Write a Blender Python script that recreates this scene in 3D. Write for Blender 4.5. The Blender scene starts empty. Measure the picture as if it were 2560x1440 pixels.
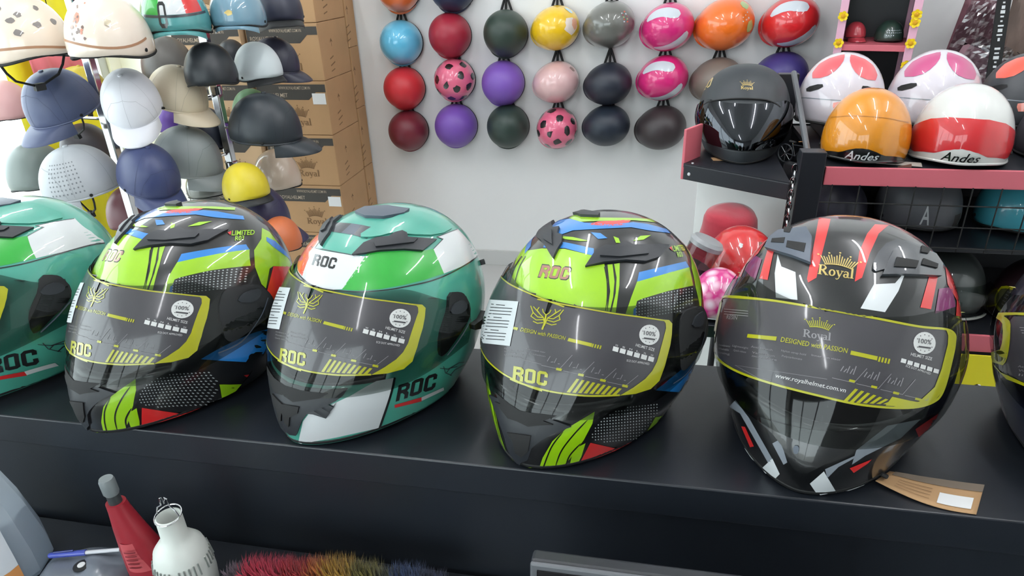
import bpy, bmesh, math, random
from mathutils import Vector, Matrix, Euler
from mathutils.bvhtree import BVHTree
from mathutils.interpolate import poly_3d_calc
from mathutils.geometry import tessellate_polygon

random.seed(7)
scene = bpy.context.scene
COL = scene.collection
rad = math.radians

# ------------------------------------------------------------------ camera
CAM_LOC = Vector((0, 0, 1.586))
PITCH, YAW, ROLL, FPX = rad(25.98), rad(11.59), rad(1.93), 1700.0
c_fwd = Vector((-math.sin(YAW) * math.cos(PITCH), math.cos(YAW) * math.cos(PITCH), -math.sin(PITCH)))
_r0 = Vector((math.cos(YAW), math.sin(YAW), 0)); _u0 = _r0.cross(c_fwd)
c_right = math.cos(ROLL) * _r0 - math.sin(ROLL) * _u0
c_up = math.sin(ROLL) * _r0 + math.cos(ROLL) * _u0
cam_data = bpy.data.cameras.new('camera')
cam_data.sensor_width = 36.0
cam_data.lens = FPX / 2560 * 36.0
cam_data.clip_start = 0.02
cam = bpy.data.objects.new('camera', cam_data); COL.objects.link(cam)
cam.matrix_world = Matrix(((c_right.x, c_up.x, -c_fwd.x, CAM_LOC.x), (c_right.y, c_up.y, -c_fwd.y, CAM_LOC.y),
                           (c_right.z, c_up.z, -c_fwd.z, CAM_LOC.z), (0, 0, 0, 1)))
scene.camera = cam

# ------------------------------------------------------------------ world (overcast daylight outside the shop window) and exposure
world = bpy.data.worlds.new('world'); scene.world = world; world.use_nodes = True
bg = world.node_tree.nodes['Background']
bg.inputs[0].default_value = (0.93, 0.97, 1.0, 1); bg.inputs[1].default_value = 3.6
scene.view_settings.view_transform = 'Standard'
scene.view_settings.look = 'None'
scene.view_settings.gamma = 1.0
scene.view_settings.use_curve_mapping = False
scene.view_settings.exposure = 0.5
TUBE_STRENGTH = 40.0

# ------------------------------------------------------------------ helpers
def ray(px, py):
    d = c_fwd + c_right * ((px - 1280) / FPX) + c_up * ((720 - py) / FPX)
    return d
def at_y(px, py, Y): d = ray(px, py); return CAM_LOC + d * ((Y - CAM_LOC.y) / d.y)
def at_z(px, py, Z): d = ray(px, py); return CAM_LOC + d * ((Z - CAM_LOC.z) / d.z)

def lin(c):
    def f(v):
        v /= 255.0
        return v / 12.92 if v <= 0.04045 else ((v + 0.055) / 1.055) ** 2.4
    return (f(c[0]), f(c[1]), f(c[2]), 1.0)

MATS = {}
def mat(name, col, rough=0.5, metal=0.0, coat=0.0, coat_rough=0.03, spec=0.5, emit=None, bump=0.0, bump_scale=200.0, vary=0.0, vscale=8.0, sheen=0.0):
    if name in MATS: return MATS[name]
    m = bpy.data.materials.new(name); m.use_nodes = True
    nt = m.node_tree; b = nt.nodes['Principled BSDF']
    c = lin(col)
    b.inputs['Base Color'].default_value = c
    b.inputs['Roughness'].default_value = rough
    b.inputs['Metallic'].default_value = metal
    b.inputs['Coat Weight'].default_value = coat
    b.inputs['Coat Roughness'].default_value = coat_rough
    b.inputs['Specular IOR Level'].default_value = spec
    b.inputs['Sheen Weight'].default_value = sheen
    if emit is not None:
        b.inputs['Emission Color'].default_value = lin(emit[0]); b.inputs['Emission Strength'].default_value = emit[1]
    if vary or bump:
        tc = nt.nodes.new('ShaderNodeTexCoord')
    if vary:
        n = nt.nodes.new('ShaderNodeTexNoise'); n.inputs['Scale'].default_value = vscale; n.inputs['Detail'].default_value = 4
        r = nt.nodes.new('ShaderNodeValToRGB')
        r.color_ramp.elements[0].position = 0.3; r.color_ramp.elements[1].position = 0.7
        r.color_ramp.elements[0].color = tuple(max(0, v * (1 - vary)) for v in c[:3]) + (1,)
        r.color_ramp.elements[1].color = tuple(min(1, v * (1 + vary)) for v in c[:3]) + (1,)
        nt.links.new(tc.outputs['Object'], n.inputs['Vector']); nt.links.new(n.outputs['Fac'], r.inputs['Fac'])
        nt.links.new(r.outputs['Color'], b.inputs['Base Color'])
    if bump:
        n2 = nt.nodes.new('ShaderNodeTexNoise'); n2.inputs['Scale'].default_value = bump_scale; n2.inputs['Detail'].default_value = 3
        bp = nt.nodes.new('ShaderNodeBump'); bp.inputs['Strength'].default_value = bump; bp.inputs['Distance'].default_value = 0.002
        nt.links.new(tc.outputs['Object'], n2.inputs['Vector']); nt.links.new(n2.outputs['Fac'], bp.inputs['Height'])
        nt.links.new(bp.outputs['Normal'], b.inputs['Normal'])
    MATS[name] = m
    return m

def clear_mat(name, tint, refl_ior=1.45, rough=0.02):
    if name in MATS: return MATS[name]
    m = bpy.data.materials.new(name); m.use_nodes = True
    nt = m.node_tree; nt.nodes.clear()
    out = nt.nodes.new('ShaderNodeOutputMaterial'); mix = nt.nodes.new('ShaderNodeMixShader')
    tr = nt.nodes.new('ShaderNodeBsdfTransparent'); tr.inputs[0].default_value = lin(tint)
    gl = nt.nodes.new('ShaderNodeBsdfGlossy'); gl.inputs['Roughness'].default_value = rough
    lw = nt.nodes.new('ShaderNodeLayerWeight'); lw.inputs[0].default_value = 0.5
    pw = nt.nodes.new('ShaderNodeMath'); pw.operation = 'POWER'; pw.inputs[1].default_value = 4.5
    ma = nt.nodes.new('ShaderNodeMath'); ma.operation = 'MULTIPLY_ADD'; ma.inputs[1].default_value = 0.9; ma.inputs[2].default_value = ((refl_ior - 1) / (refl_ior + 1)) ** 2
    nt.links.new(lw.outputs['Facing'], pw.inputs[0]); nt.links.new(pw.outputs[0], ma.inputs[0])
    nt.links.new(ma.outputs[0], mix.inputs[0]); nt.links.new(tr.outputs[0], mix.inputs[1]); nt.links.new(gl.outputs[0], mix.inputs[2])
    nt.links.new(mix.outputs[0], out.inputs[0])
    MATS[name] = m
    return m

def paint(name, col, rough=0.35): return mat(name, col, rough=rough, coat=1.0, coat_rough=0.02)
def matte(name, col, rough=0.6, **k): return mat(name, col, rough=rough, **k)

def link(o, parent=None):
    COL.objects.link(o)
    if parent is not None: o.parent = parent
    return o
def tag(o, label=None, cat=None, group=None, kind=None):
    if label: o['label'] = label
    if cat: o['category'] = cat
    if group: o['group'] = group
    if kind: o['kind'] = kind
    return o
def empty(name, M, label=None, cat=None, group=None):
    o = bpy.data.objects.new(name, None); o.empty_display_size = 0.05
    COL.objects.link(o); o.matrix_world = M if isinstance(M, Matrix) else Matrix.Translation(M)
    return tag(o, label, cat, group)

def obj(name, me, m=None, parent=None, smooth=False):
    if m is not None and not me.materials: me.materials.append(m)
    o = bpy.data.objects.new(name, me)
    return link(o, parent)

class MB:
    """Collects shapes, then builds ONE mesh object."""
    def __init__(s): s.v = []; s.f = []; s.sm = []
    def add(s, v, f, smooth=False):
        n = len(s.v); s.v += [tuple(x) for x in v]; s.f += [tuple(i + n for i in q) for q in f]; s.sm += [smooth] * len(f); return s
    def box(s, c, d, R=None, bev=0.0):
        x, y, z = d[0] / 2, d[1] / 2, d[2] / 2
        if bev <= 0:
            v = [Vector((i * x, j * y, k * z)) for i in (-1, 1) for j in (-1, 1) for k in (-1, 1)]
            f = [(0, 1, 3, 2), (4, 6, 7, 5), (0, 4, 5, 1), (2, 3, 7, 6), (0, 2, 6, 4), (1, 5, 7, 3)]
        else:
            bm = bmesh.new(); bmesh.ops.create_cube(bm, size=1)
            for q in bm.verts: q.co = Vector((q.co.x * d[0], q.co.y * d[1], q.co.z * d[2]))
            bmesh.ops.bevel(bm, geom=list(bm.edges), offset=bev, segments=2, affect='EDGES', profile=0.5)
            bm.verts.index_update(); v = [q.co.copy() for q in bm.verts]; f = [tuple(q.index for q in g.verts) for g in bm.faces]; bm.free()
        if R is not None: v = [R @ q for q in v]
        c = Vector(c); return s.add([q + c for q in v], f)
    def tube(s, pts, r, n=8, closed=False, caps=True):
        pts = [Vector(p) for p in pts]; rs = r if isinstance(r, (list, tuple)) else [r] * len(pts)
        V = []; F = []; prev = None; N = len(pts)
        for i, p in enumerate(pts):
            a = pts[(i - 1) % N] if (closed or i > 0) else p; b = pts[(i + 1) % N] if (closed or i < N - 1) else p
            t = (b - a)
            t = t.normalized() if t.length > 1e-9 else Vector((0, 0, 1))
            if prev is None:
                up = Vector((0, 0, 1)) if abs(t.z) < 0.9 else Vector((1, 0, 0))
                u = t.cross(up).normalized()
            else:
                u = (prev - t * prev.dot(t)); u = u.normalized() if u.length > 1e-6 else t.orthogonal().normalized()
            prev = u; w = t.cross(u)
            for k in range(n):
                a_ = 2 * math.pi * k / n; V.append(p + (u * math.cos(a_) + w * math.sin(a_)) * rs[i])
        m = N if closed else N - 1
        for i in range(m):
            for k in range(n):
                F.append((i * n + k, i * n + (k + 1) % n, ((i + 1) % N) * n + (k + 1) % n, ((i + 1) % N) * n + k))
        if caps and not closed:
            F.append(tuple(range(n - 1, -1, -1))); F.append(tuple((N - 1) * n + k for k in range(n)))
        return s.add(V, F, True)
    def lathe(s, prof, n=32, R=None, c=(0, 0, 0), caps=True, sx=1.0, sy=1.0):
        V = []; F = []; c = Vector(c)
        for (r, z) in prof:
            for k in range(n):
                a = 2 * math.pi * k / n; V.append(Vector((r * math.cos(a) * sx, r * math.sin(a) * sy, z)))
        for i in range(len(prof) - 1):
            for k in range(n): F.append((i * n + k, i * n + (k + 1) % n, (i + 1) * n + (k + 1) % n, (i + 1) * n + k))
        if caps:
            F.append(tuple(range(n - 1, -1, -1))); F.append(tuple((len(prof) - 1) * n + k for k in range(n)))
        if R is not None: V = [R @ q for q in V]
        return s.add([q + c for q in V], F, True)
    def prism(s, poly, axis_fn, t0, t1):
        """poly of 2D points, axis_fn(x, y, t) -> 3D point"""
        n = len(poly); V = [axis_fn(x, y, t0) for x, y in poly] + [axis_fn(x, y, t1) for x, y in poly]
        F = [tuple(range(n - 1, -1, -1)), tuple(range(n, 2 * n))] + [(i, (i + 1) % n, n + (i + 1) % n, n + i) for i in range(n)]
        return s.add(V, F)
    def mesh(s, name, auto=40):
        me = bpy.data.meshes.new(name); me.from_pydata(s.v, [], s.f); me.update()
        bm = bmesh.new(); bm.from_mesh(me); bmesh.ops.recalc_face_normals(bm, faces=bm.faces); bm.to_mesh(me); bm.free()
        me.polygons.foreach_set('use_smooth', s.sm if len(s.sm) == len(me.polygons) else [False] * len(me.polygons))
        if any(s.sm): me.set_sharp_from_angle(angle=rad(auto))
        return me
    def build(s, name, m, parent=None, auto=40): return obj(name, s.mesh(name, auto), m, parent)

def Rz(a): return Matrix.Rotation(rad(a), 4, 'Z')
def Rx(a): return Matrix.Rotation(rad(a), 4, 'X')
def Ry(a): return Matrix.Rotation(rad(a), 4, 'Y')
def T(*a): return Matrix.Translation(Vector(a if len(a) == 3 else a[0]))

# ------------------------------------------------------------------ 2D pieces that are laid on curved surfaces
def chaikin(pts, n=2):
    for _ in range(n):
        q = []
        for i in range(len(pts)):
            a, b = pts[i], pts[(i + 1) % len(pts)]
            q += [(a[0] * .75 + b[0] * .25, a[1] * .75 + b[1] * .25), (a[0] * .25 + b[0] * .75, a[1] * .25 + b[1] * .75)]
        pts = q
    return pts
def smooth_line(pts, n=6):
    out = []
    P = [pts[0]] + list(pts) + [pts[-1]]
    for i in range(1, len(P) - 2):
        for k in range(n):
            t = k / n; p0, p1, p2, p3 = P[i - 1], P[i], P[i + 1], P[i + 2]
            out.append(tuple(0.5 * (2 * p1[j] + (p2[j] - p0[j]) * t + (2 * p0[j] - 5 * p1[j] + 4 * p2[j] - p3[j]) * t * t + (3 * p1[j] - p0[j] - 3 * p2[j] + p3[j]) * t ** 3) for j in (0, 1)))
    out.append(tuple(pts[-1])); return out
def poly2(pts):
    tris = tessellate_polygon([[Vector((x, y, 0)) for x, y in pts]])
    return [tuple(p) for p in pts], [tuple(t) for t in tris]
def stroke2(pts, w, closed=False):
    n = len(pts); V = []; ws = w if isinstance(w, (list, tuple)) else [w] * n
    for i in range(n):
        p = Vector(pts[i])
        a = Vector(pts[(i - 1) % n]) if (closed or i > 0) else None; b = Vector(pts[(i + 1) % n]) if (closed or i < n - 1) else None
        d1 = (p - a).normalized() if a is not None and (p - a).length > 1e-9 else None
        d2 = (b - p).normalized() if b is not None and (b - p).length > 1e-9 else None
        d1 = d1 or d2; d2 = d2 or d1
        if d1 is None: d1 = d2 = Vector((1, 0))
        t = (d1 + d2); t = t.normalized() if t.length > 1e-6 else d1
        nn = Vector((-t.y, t.x)); k = max(0.35, nn.dot(Vector((-d1.y, d1.x))))
        V += [tuple(p + nn * (ws[i] / 2 / k)), tuple(p - nn * (ws[i] / 2 / k))]
    F = [(2 * i, 2 * i + 1, 2 * ((i + 1) % n) + 1, 2 * ((i + 1) % n)) for i in range(n if closed else n - 1)]
    return V, F
def merge2(*ms):
    V = []; F = []
    for v, f in ms:
        n = len(V); V += v; F += [tuple(i + n for i in q) for q in f]
    return V, F
def xf2(m, o, ux, uy):
    return [(o[0] + x * ux[0] + y * uy[0], o[1] + x * ux[1] + y * uy[1]) for x, y in m[0]], m[1]
_txt = {}
def text2(s, bold=0.0, shear=0.0, spacing=1.0):
    """Lettering as a flat 2D mesh, cap height about 1, starting at the origin."""
    key = (s, bold, shear, spacing)
    if key in _txt: return _txt[key]
    cu = bpy.data.curves.new('t', 'FONT'); cu.body = s; cu.offset = bold; cu.shear = shear; cu.space_character = spacing; cu.resolution_u = 2
    cu.fill_mode = 'FRONT' if hasattr(cu, 'fill_mode') else cu.fill_mode
    o = bpy.data.objects.new('t', cu); COL.objects.link(o)
    dg = bpy.context.evaluated_depsgraph_get(); dg.update()
    me = o.evaluated_get(dg).to_mesh()
    V = [(v.co.x / 0.70, v.co.y / 0.70) for v in me.vertices]; F = [tuple(p.vertices) for p in me.polygons if p.normal.z > 0.5 or True]
    o.evaluated_get(dg).to_mesh_clear(); bpy.data.objects.remove(o); bpy.data.curves.remove(cu)
    _txt[key] = (V, F); return V, F
def fit_text(m, o, e, h, up=None):
    """Text mesh from point o (baseline start) to point e (baseline end), letter height h."""
    xs = [p[0] for p in m[0]]; x0, x1 = min(xs), max(xs); L = math.hypot(e[0] - o[0], e[1] - o[1])
    ux = ((e[0] - o[0]) / (x1 - x0), (e[1] - o[1]) / (x1 - x0))
    if up is None: up = ((e[1] - o[1]) / L, -(e[0] - o[0]) / L)
    uy = (up[0] * h, up[1] * h)
    return xf2(m, (o[0] - x0 * ux[0], o[1] - x0 * ux[1]), ux, uy)
def block_roc(slant=0.0):
    w = .2
    R = merge2(stroke2([(.1, 0), (.1, 1)], w), stroke2([(.1, .9), (.45, .9), (.55, .8), (.55, .62), (.45, .52), (.1, .52)], w), stroke2([(.36, .5), (.55, .3), (.55, 0)], w))
    O = stroke2([(.1, .15), (.1, .85), (.18, .9), (.47, .9), (.55, .85), (.55, .15), (.47, .1), (.18, .1)], w, True)
    C = stroke2([(.55, .62), (.55, .82), (.47, .9), (.18, .9), (.1, .82), (.1, .18), (.18, .1), (.47, .1), (.55, .18), (.55, .38)], w)
    m = merge2(R, xf2(O, (.74, 0), (1, 0), (0, 1)), xf2(C, (1.48, 0), (1, 0), (0, 1)))
    return [(x + slant * y, y) for x, y in m[0]], m[1]
def crown2(n=15):
    """A crown emblem: slanted bars on a curved foot, with beads on the tips. Width 2, height about 1, foot at y=0."""
    parts = []
    for i in range(n):
        t = i / (n - 1) * 2 - 1
        h = (.62 + .3 * abs(math.cos(t * math.pi * 2)) * (1 if i % 1 == 0 else .8)) * (1 - .28 * abs(t))
        parts.append(stroke2([(t * .62, .05 + .1 * (1 - t * t)), (t * .62 + t * .40 * h, .05 + .1 * (1 - t * t) + h * .8)], .055))
    parts.append(stroke2(smooth_line([(-.66, 0), (-.3, .1), (0, .13), (.3, .1), (.66, 0)]), .06))
    for t in (-1, -.5, 0, .5, 1):
        cx, cy = t * 1.0, (.62 if abs(t) == 1 else .85 if t else 1.0)
        parts.append(poly2([(cx + .055 * math.cos(a), cy + .055 * math.sin(a)) for a in [k * math.pi / 4 for k in range(8)]]))
    return merge2(*parts)
def serif_royal():
    """The word Royal in a bold serif hand, cap height 1."""
    def bar(x0, x1, y, h=.07): return poly2([(x0, y), (x1, y), (x1, y + h), (x0, y + h)])
    def ring(cx, cy, rx, ry, a=.17, b=.08):
        pts = [(cx + rx * math.cos(t), cy + ry * math.sin(t)) for t in [k * math.pi / 10 for k in range(20)]]
        return stroke2(pts, [b + (a - b) * abs(math.cos(k * math.pi / 10)) for k in range(20)], True)
    R = merge2(stroke2([(.2, 0), (.2, 1)], .2), stroke2(smooth_line([(.2, .955), (.5, .955), (.7, .75), (.5, .52), (.2, .5)], 4), [.09] * 4 + [.12] * 4 + [.18] * 4 + [.12] * 4 + [.09]), stroke2([(.42, .5), (.82, .03)], .19), bar(.02, .4, 0), bar(.02, .4, .93), bar(.68, 1.0, 0))
    o = ring(.3, .32, .23, .29)
    y = merge2(stroke2([(.1, .62), (.34, .04)], .17), stroke2(smooth_line([(.58, .62), (.36, .04), (.25, -.2), (.1, -.26), (.03, -.18)], 4), .08), bar(-.02, .26, .57), bar(.44, .7, .57))
    a = merge2(ring(.24, .18, .17, .16, .15, .08), stroke2(smooth_line([(.06, .5), (.2, .6), (.36, .56), (.43, .42), (.43, .1), (.5, .03), (.6, .06)], 4), [.08] * 8 + [.15] * 8 + [.09] * 9))
    l = merge2(stroke2([(.16, 0), (.16, 1.02)], .19), bar(0, .34, 0), bar(.0, .2, .96))
    parts = []; x = 0
    for g, w in ((R, 1.0), (o, .64), (y, .66), (a, .62), (l, .34)): parts.append(xf2(g, (x, 0), (1, 0), (0, 1))); x += w + .02
    return merge2(*parts)
def refine(m, maxlen):
    bm = bmesh.new(); vs = [bm.verts.new((x, y, 0)) for x, y in m[0]]
    for f in m[1]:
        try: bm.faces.new([vs[i] for i in f])
        except ValueError: pass
    bmesh.ops.remove_doubles(bm, verts=bm.verts, dist=1e-4)
    bmesh.ops.triangulate(bm, faces=bm.faces)
    for _ in range(7):
        long_e = [e for e in bm.edges if e.calc_length() > maxlen]
        if not long_e: break
        bmesh.ops.subdivide_edges(bm, edges=long_e, cuts=1)
        bmesh.ops.triangulate(bm, faces=[f for f in bm.faces if len(f.verts) > 3])
    loose = [v for v in bm.verts if not v.link_faces]
    bmesh.ops.delete(bm, geom=loose, context='VERTS')
    for f in bm.faces:
        if f.normal.z < 0: f.normal_flip()
    bm.verts.index_update()
    V = [(v.co.x, v.co.y) for v in bm.verts]; F = [tuple(v.index for v in f.verts) for f in bm.faces]
    bm.free(); return V, F
class Surf:
    """A mesh surface in a thing's own coordinates that flat pieces can be laid on."""
    def __init__(s, me):
        s.me = me; s.v = [v.co.copy() for v in me.vertices]; s.p = [tuple(p.vertices) for p in me.polygons]
        s.n = [v.normal.copy() for v in me.vertices]; s.bvh = BVHTree.FromPolygons(s.v, s.p)
    def hit(s, o, d):
        loc, nr, i, dist = s.bvh.ray_cast(o, d)
        if loc is None:
            c = Vector((0, 0.02, .13)); t = (c - o).dot(d); loc, nr, i, dist = s.bvh.find_nearest(o + d * t)
        p = s.p[i]; w = poly_3d_calc([s.v[k] for k in p], loc)
        n = Vector()
        for k, ww in zip(p, w): n += s.n[k] * ww
        if n.length < 1e-6: n = nr
        return loc, n.normalized()
def lay(surf, Minv, m2, frame, lift=0.0004, thick=0.0, mirror=False, maxlen=11.0, name='piece', inset=0.0):
    """Lay a traced 2D piece on a surface; the result lives in the thing's own coordinates."""
    ox, oy, k = frame
    V, F = refine(m2, maxlen * k)
    o = Minv @ CAM_LOC; L = []; N = []
    for x, y in V:
        d = (Minv.to_3x3() @ ray(ox + x / k, oy + y / k)).normalized()
        p, n = surf.hit(o, d); L.append(p); N.append(n)
    F = [tuple(reversed(f)) for f in F]     # image y runs down
    return lift_mesh(L, N, F, lift, thick, mirror, name)
def lift_mesh(L, N, F, lift, thick, mirror, name):
    if mirror:
        L = [Vector((-p.x, p.y, p.z)) for p in L]; N = [Vector((-n.x, n.y, n.z)) for n in N]; F = [tuple(reversed(f)) for f in F]
    P = [p + n * (lift + thick) for p, n in zip(L, N)]
    me = bpy.data.meshes.new(name)
    if thick <= 0:
        me.from_pydata(P, [], F); me.update()
        me.polygons.foreach_set('use_smooth', [True] * len(me.polygons))
        me.normals_split_custom_set_from_vertices([tuple(n) for n in N])
    else:
        cnt = {}
        for f in F:
            for a, b in zip(f, f[1:] + f[:1]): cnt[(a, b)] = cnt.get((a, b), 0) + 1
        bd = [(a, b) for (a, b) in cnt if (b, a) not in cnt]
        Q = list(P); idx = {}; F2 = list(F)
        for a, b in bd:
            for k in (a, b):
                if k not in idx: idx[k] = len(Q); Q.append(L[k] - N[k] * 0.001)
            F2.append((b, a, idx[a], idx[b]))
        me.from_pydata(Q, [], F2); me.update()
        me.polygons.foreach_set('use_smooth', [True] * len(me.polygons)); me.set_sharp_from_angle(angle=rad(35))
    return me

# ------------------------------------------------------------------ materials used widely
M_black = mat('black_gloss', (14, 15, 17), 0.3, coat=1.0)
M_blackmat = matte('black_matte', (24, 25, 27), 0.55)
M_rubber = matte('black_rubber', (18, 18, 19), 0.7)
M_liner = matte('dark_liner', (22, 22, 24), 0.9, sheen=0.3)
M_chrome = mat('chrome', (215, 215, 218), 0.12, metal=1.0)
M_white = paint('white_gloss', (205, 208, 210))
# ------------------------------------------------------------------ the room
XL, XR, YB, YF, ZC = -2.9, 2.6, 3.485, -2.6, 3.0
M_wall = mat('wall_paint', (236, 236, 235), 0.6, bump=0.05, bump_scale=60, vary=0.02, vscale=1.5)
M_wallrear = mat('rear_wall_paint', (150, 150, 152), 0.7, vary=0.06, vscale=2)
M_ceil = mat('ceiling_paint', (225, 225, 225), 0.8, vary=0.02)
M_floor = mat('floor_tile', (190, 190, 188), 0.18, vary=0.04, vscale=3)
M_grout = mat('grout', (140, 140, 138), 0.8)
def struct(name, mb, m, parent=None, label=None):
    o = mb.build(name, m, parent)
    if parent is None: o['kind'] = 'structure'
    if label: o['label'] = label
    return o
floor = struct('floor', MB().box(((XL + XR) / 2, (YB + YF) / 2, -0.05), (XR - XL + .2, YB - YF + .2, 0.09)), M_grout, label='pale tiled shop floor')
tile_me = MB().box((0, 0, -0.003), (0.597, 0.597, 0.006), bev=0.0012).mesh('tile'); tile_me.materials.append(M_floor)
nx = int((XR - XL) / .6) + 1; ny = int((YB - 0.9) / .6) + 1
for i in range(nx):
    for j in range(ny):
        t = obj('tile', tile_me, None, floor); t.location = (XL + .3 + .6 * i - .18, YB - .3 - .6 * j, 0.0)
fl2 = struct('floor_strip', MB().box(((XL + XR) / 2, (YF + YB - .6 * ny) / 2, -0.0035), (XR - XL, (YB - .6 * ny) - YF, 0.007)), M_floor, floor)
struct('ceiling', MB().box(((XL + XR) / 2, (YB + YF) / 2, ZC + .05), (XR - XL + .2, YB - YF + .2, 0.1)), M_ceil, label='white ceiling of the shop')
struct('wall_back', MB().box(((XL + XR) / 2, YB + .05, ZC / 2), (XR - XL + .2, 0.1, ZC)), M_wall, label='white wall hung with helmets')
struct('baseboard_back', MB().box(((XL + XR) / 2, YB - .006, 0.045), (XR - XL, 0.012, 0.09), bev=.002), mat('skirting', (200, 200, 198), 0.4), label='pale skirting along the white wall')
struct('wall_right', MB().box((XR + .05, (YB + YF) / 2, ZC / 2), (0.1, YB - YF, ZC)), M_wall, label='white side wall of the shop')
V0, V1 = -2.7, 0.1
wf = MB().box(((V1 + XR) / 2 + .05, YF - .05, ZC / 2), (XR - V1 + .1, 0.1, ZC)).box(((XL + V0) / 2 - .05, YF - .05, ZC / 2), (V0 - XL + .1, 0.1, ZC)).box(((V0 + V1) / 2, YF - .05, .06), (V1 - V0, .1, .12)).box(((V0 + V1) / 2, YF - .05, 2.775), (V1 - V0, .1, .45))
struct('wall_front', wf, M_wallrear, label='grey wall behind the sales desk')
# glazed shop front
wl = MB()
W0, W1, WZ0, WZ1 = -2.3, 3.40, 0.12, 2.55
wl.box((XL - .05, (YF + W0) / 2, ZC / 2), (0.1, W0 - YF, ZC)); wl.box((XL - .05, (W1 + YB) / 2, ZC / 2), (0.1, YB - W1, ZC))
wl.box((XL - .05, (W0 + W1) / 2, WZ0 / 2), (0.1, W1 - W0, WZ0)); wl.box((XL - .05, (W0 + W1) / 2, (WZ1 + ZC) / 2), (0.1, W1 - W0, ZC - WZ1))
struct('wall_left', wl, M_wall, label='side wall with the glazed shop front')
win = MB()
for y in [W0 + .03 + (W1 - W0 - .06) * q / 4 for q in range(5)]: win.box((XL - .05, y, (WZ0 + WZ1) / 2), (0.07, 0.06, WZ1 - WZ0), bev=.004)
for z in (WZ0 + .03, WZ1 - .03): win.box((XL - .05, (W0 + W1) / 2, z), (0.066, W1 - W0, 0.06), bev=.004)
w1 = struct('window_1', win, mat('alu_frame', (190, 192, 195), 0.35, metal=0.6), label='bright glazed shop front behind the hat racks')
for y in [W0 + .03 + (W1 - W0 - .06) * (q + .5) / 4 for q in range(4)]:
    MB().box((XL - .05, y, (WZ0 + WZ1) / 2), (0.008, (W1 - W0) / 4 - .06, WZ1 - WZ0 - .1)).build('pane', clear_mat('window_glass', (245, 250, 250)), w1)
wn2 = MB()
for x in [V0 + .03 + (V1 - V0 - .06) * q / 3 for q in range(4)]: wn2.box((x, YF - .05, 1.335), (.06, .07, 2.43), bev=.004)
for z in (.15, 2.52): wn2.box(((V0 + V1) / 2, YF - .05, z), (V1 - V0, .066, .06), bev=.004)
w2 = struct('window_2', wn2, MATS['alu_frame'], label='glazed street front behind the sales desk')
for x in [V0 + .03 + (V1 - V0 - .06) * (q + .5) / 3 for q in range(3)]: MB().box((x, YF - .05, 1.335), ((V1 - V0) / 3 - .07, .008, 2.33)).build('pane', MATS['window_glass'], w2)
struct('pavement', MB().box((XL - 3.1, -1.5, -0.08), (6.0, 14, 0.1)).box((2.5, YF - 3.1, -.08), (10.7, 5.8, .1)), mat('pavement', (185, 183, 178), 0.8, vary=.08, vscale=2), label='sunlit pale pavement outside the shop front')

# ------------------------------------------------------------------ ceiling lights
M_tube = mat('tube_glow', (255, 255, 255), 0.4, emit=((250, 252, 255), TUBE_STRENGTH))
M_housing = mat('tube_housing', (230, 230, 230), 0.4)
def tube_light(x, y, rz, lab):
    e = empty('ceiling_light', T(x, y, ZC) @ Rz(rz), lab, 'light', 'tube lights on the ceiling')
    MB().box((0, 0, -.02), (1.22, .06, .04), bev=.004).build('housing', M_housing, e)
    MB().tube([(-.59, 0, -.055), (.59, 0, -.055)], .016, 12).build('tube', M_tube, e)
for i, (x, y, rz) in enumerate([(-1.0, 0.55, 90), (0.9, 0.55, 90), (-1.7, 1.75, 90), (-.5, 1.75, 90), (0.7, 1.75, 90), (1.8, 1.75, 90), (-0.6, -1.2, 90)]):
    tube_light(x, y, rz, 'slim white tube light under the ceiling, %s %s' % (['over the counter', 'over the counter', 'near the back wall', 'near the back wall', 'near the back wall', 'near the back wall', 'behind the sales desk'][i], ['by the shop front', 'by the side wall', 'by the shop front', 'second from the shop front', 'third from the shop front', 'by the side wall', 'towards the street'][i]))

# ------------------------------------------------------------------ counter and desk
CT = 1.0
M_counter = mat('counter_laminate', (28, 32, 39), 0.36, spec=0.55, bump=0.04, bump_scale=350)
M_edge = mat('counter_edge', (34, 37, 42), 0.3)
ctr = empty('counter', (0, 0.8, 0), 'long black laminate counter carrying the row of full-face helmets', 'counter')
def cbox(name, x0, x1, y0, y1, z0, z1, m, bev=.002, parent=ctr):
    o = MB().box(((x0 + x1) / 2, (y0 + y1) / 2, (z0 + z1) / 2), (x1 - x0, y1 - y0, z1 - z0), bev=bev).build(name, m, parent)
    o.matrix_parent_inverse = parent.matrix_world.inverted(); return o
bpy.context.view_layer.update()
cbox('ledge_board', -1.75, 1.25, .662, .945, CT - .05, CT, M_counter)
cbox('front_panel', -1.73, 1.23, .669, .690, .74, CT - .05, M_counter)
cbox('rear_panel', -1.73, 1.23, .90, .92, 0.0, CT - .05, M_counter)
cbox('end_panel', -1.75, -1.73, .70, .92, 0, CT - .05, M_counter)
cbox('end_panel', 1.23, 1.25, .70, .92, 0, CT - .05, M_counter)
dsk = empty('sales_desk', (0, 0.4, 0), 'low black desk in front of the helmet counter', 'desk')
bpy.context.view_layer.update()
DZ = 0.80
cbox('desk_top', -1.75, 1.25, .12, .6615, DZ - .03, DZ, M_counter, parent=dsk)
cbox('side_panel', -1.75, -1.73, .14, .65, 0, DZ - .03, M_counter, parent=dsk)
cbox('side_panel', 1.23, 1.25, .14, .65, 0, DZ - .03, M_counter, parent=dsk)
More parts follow.
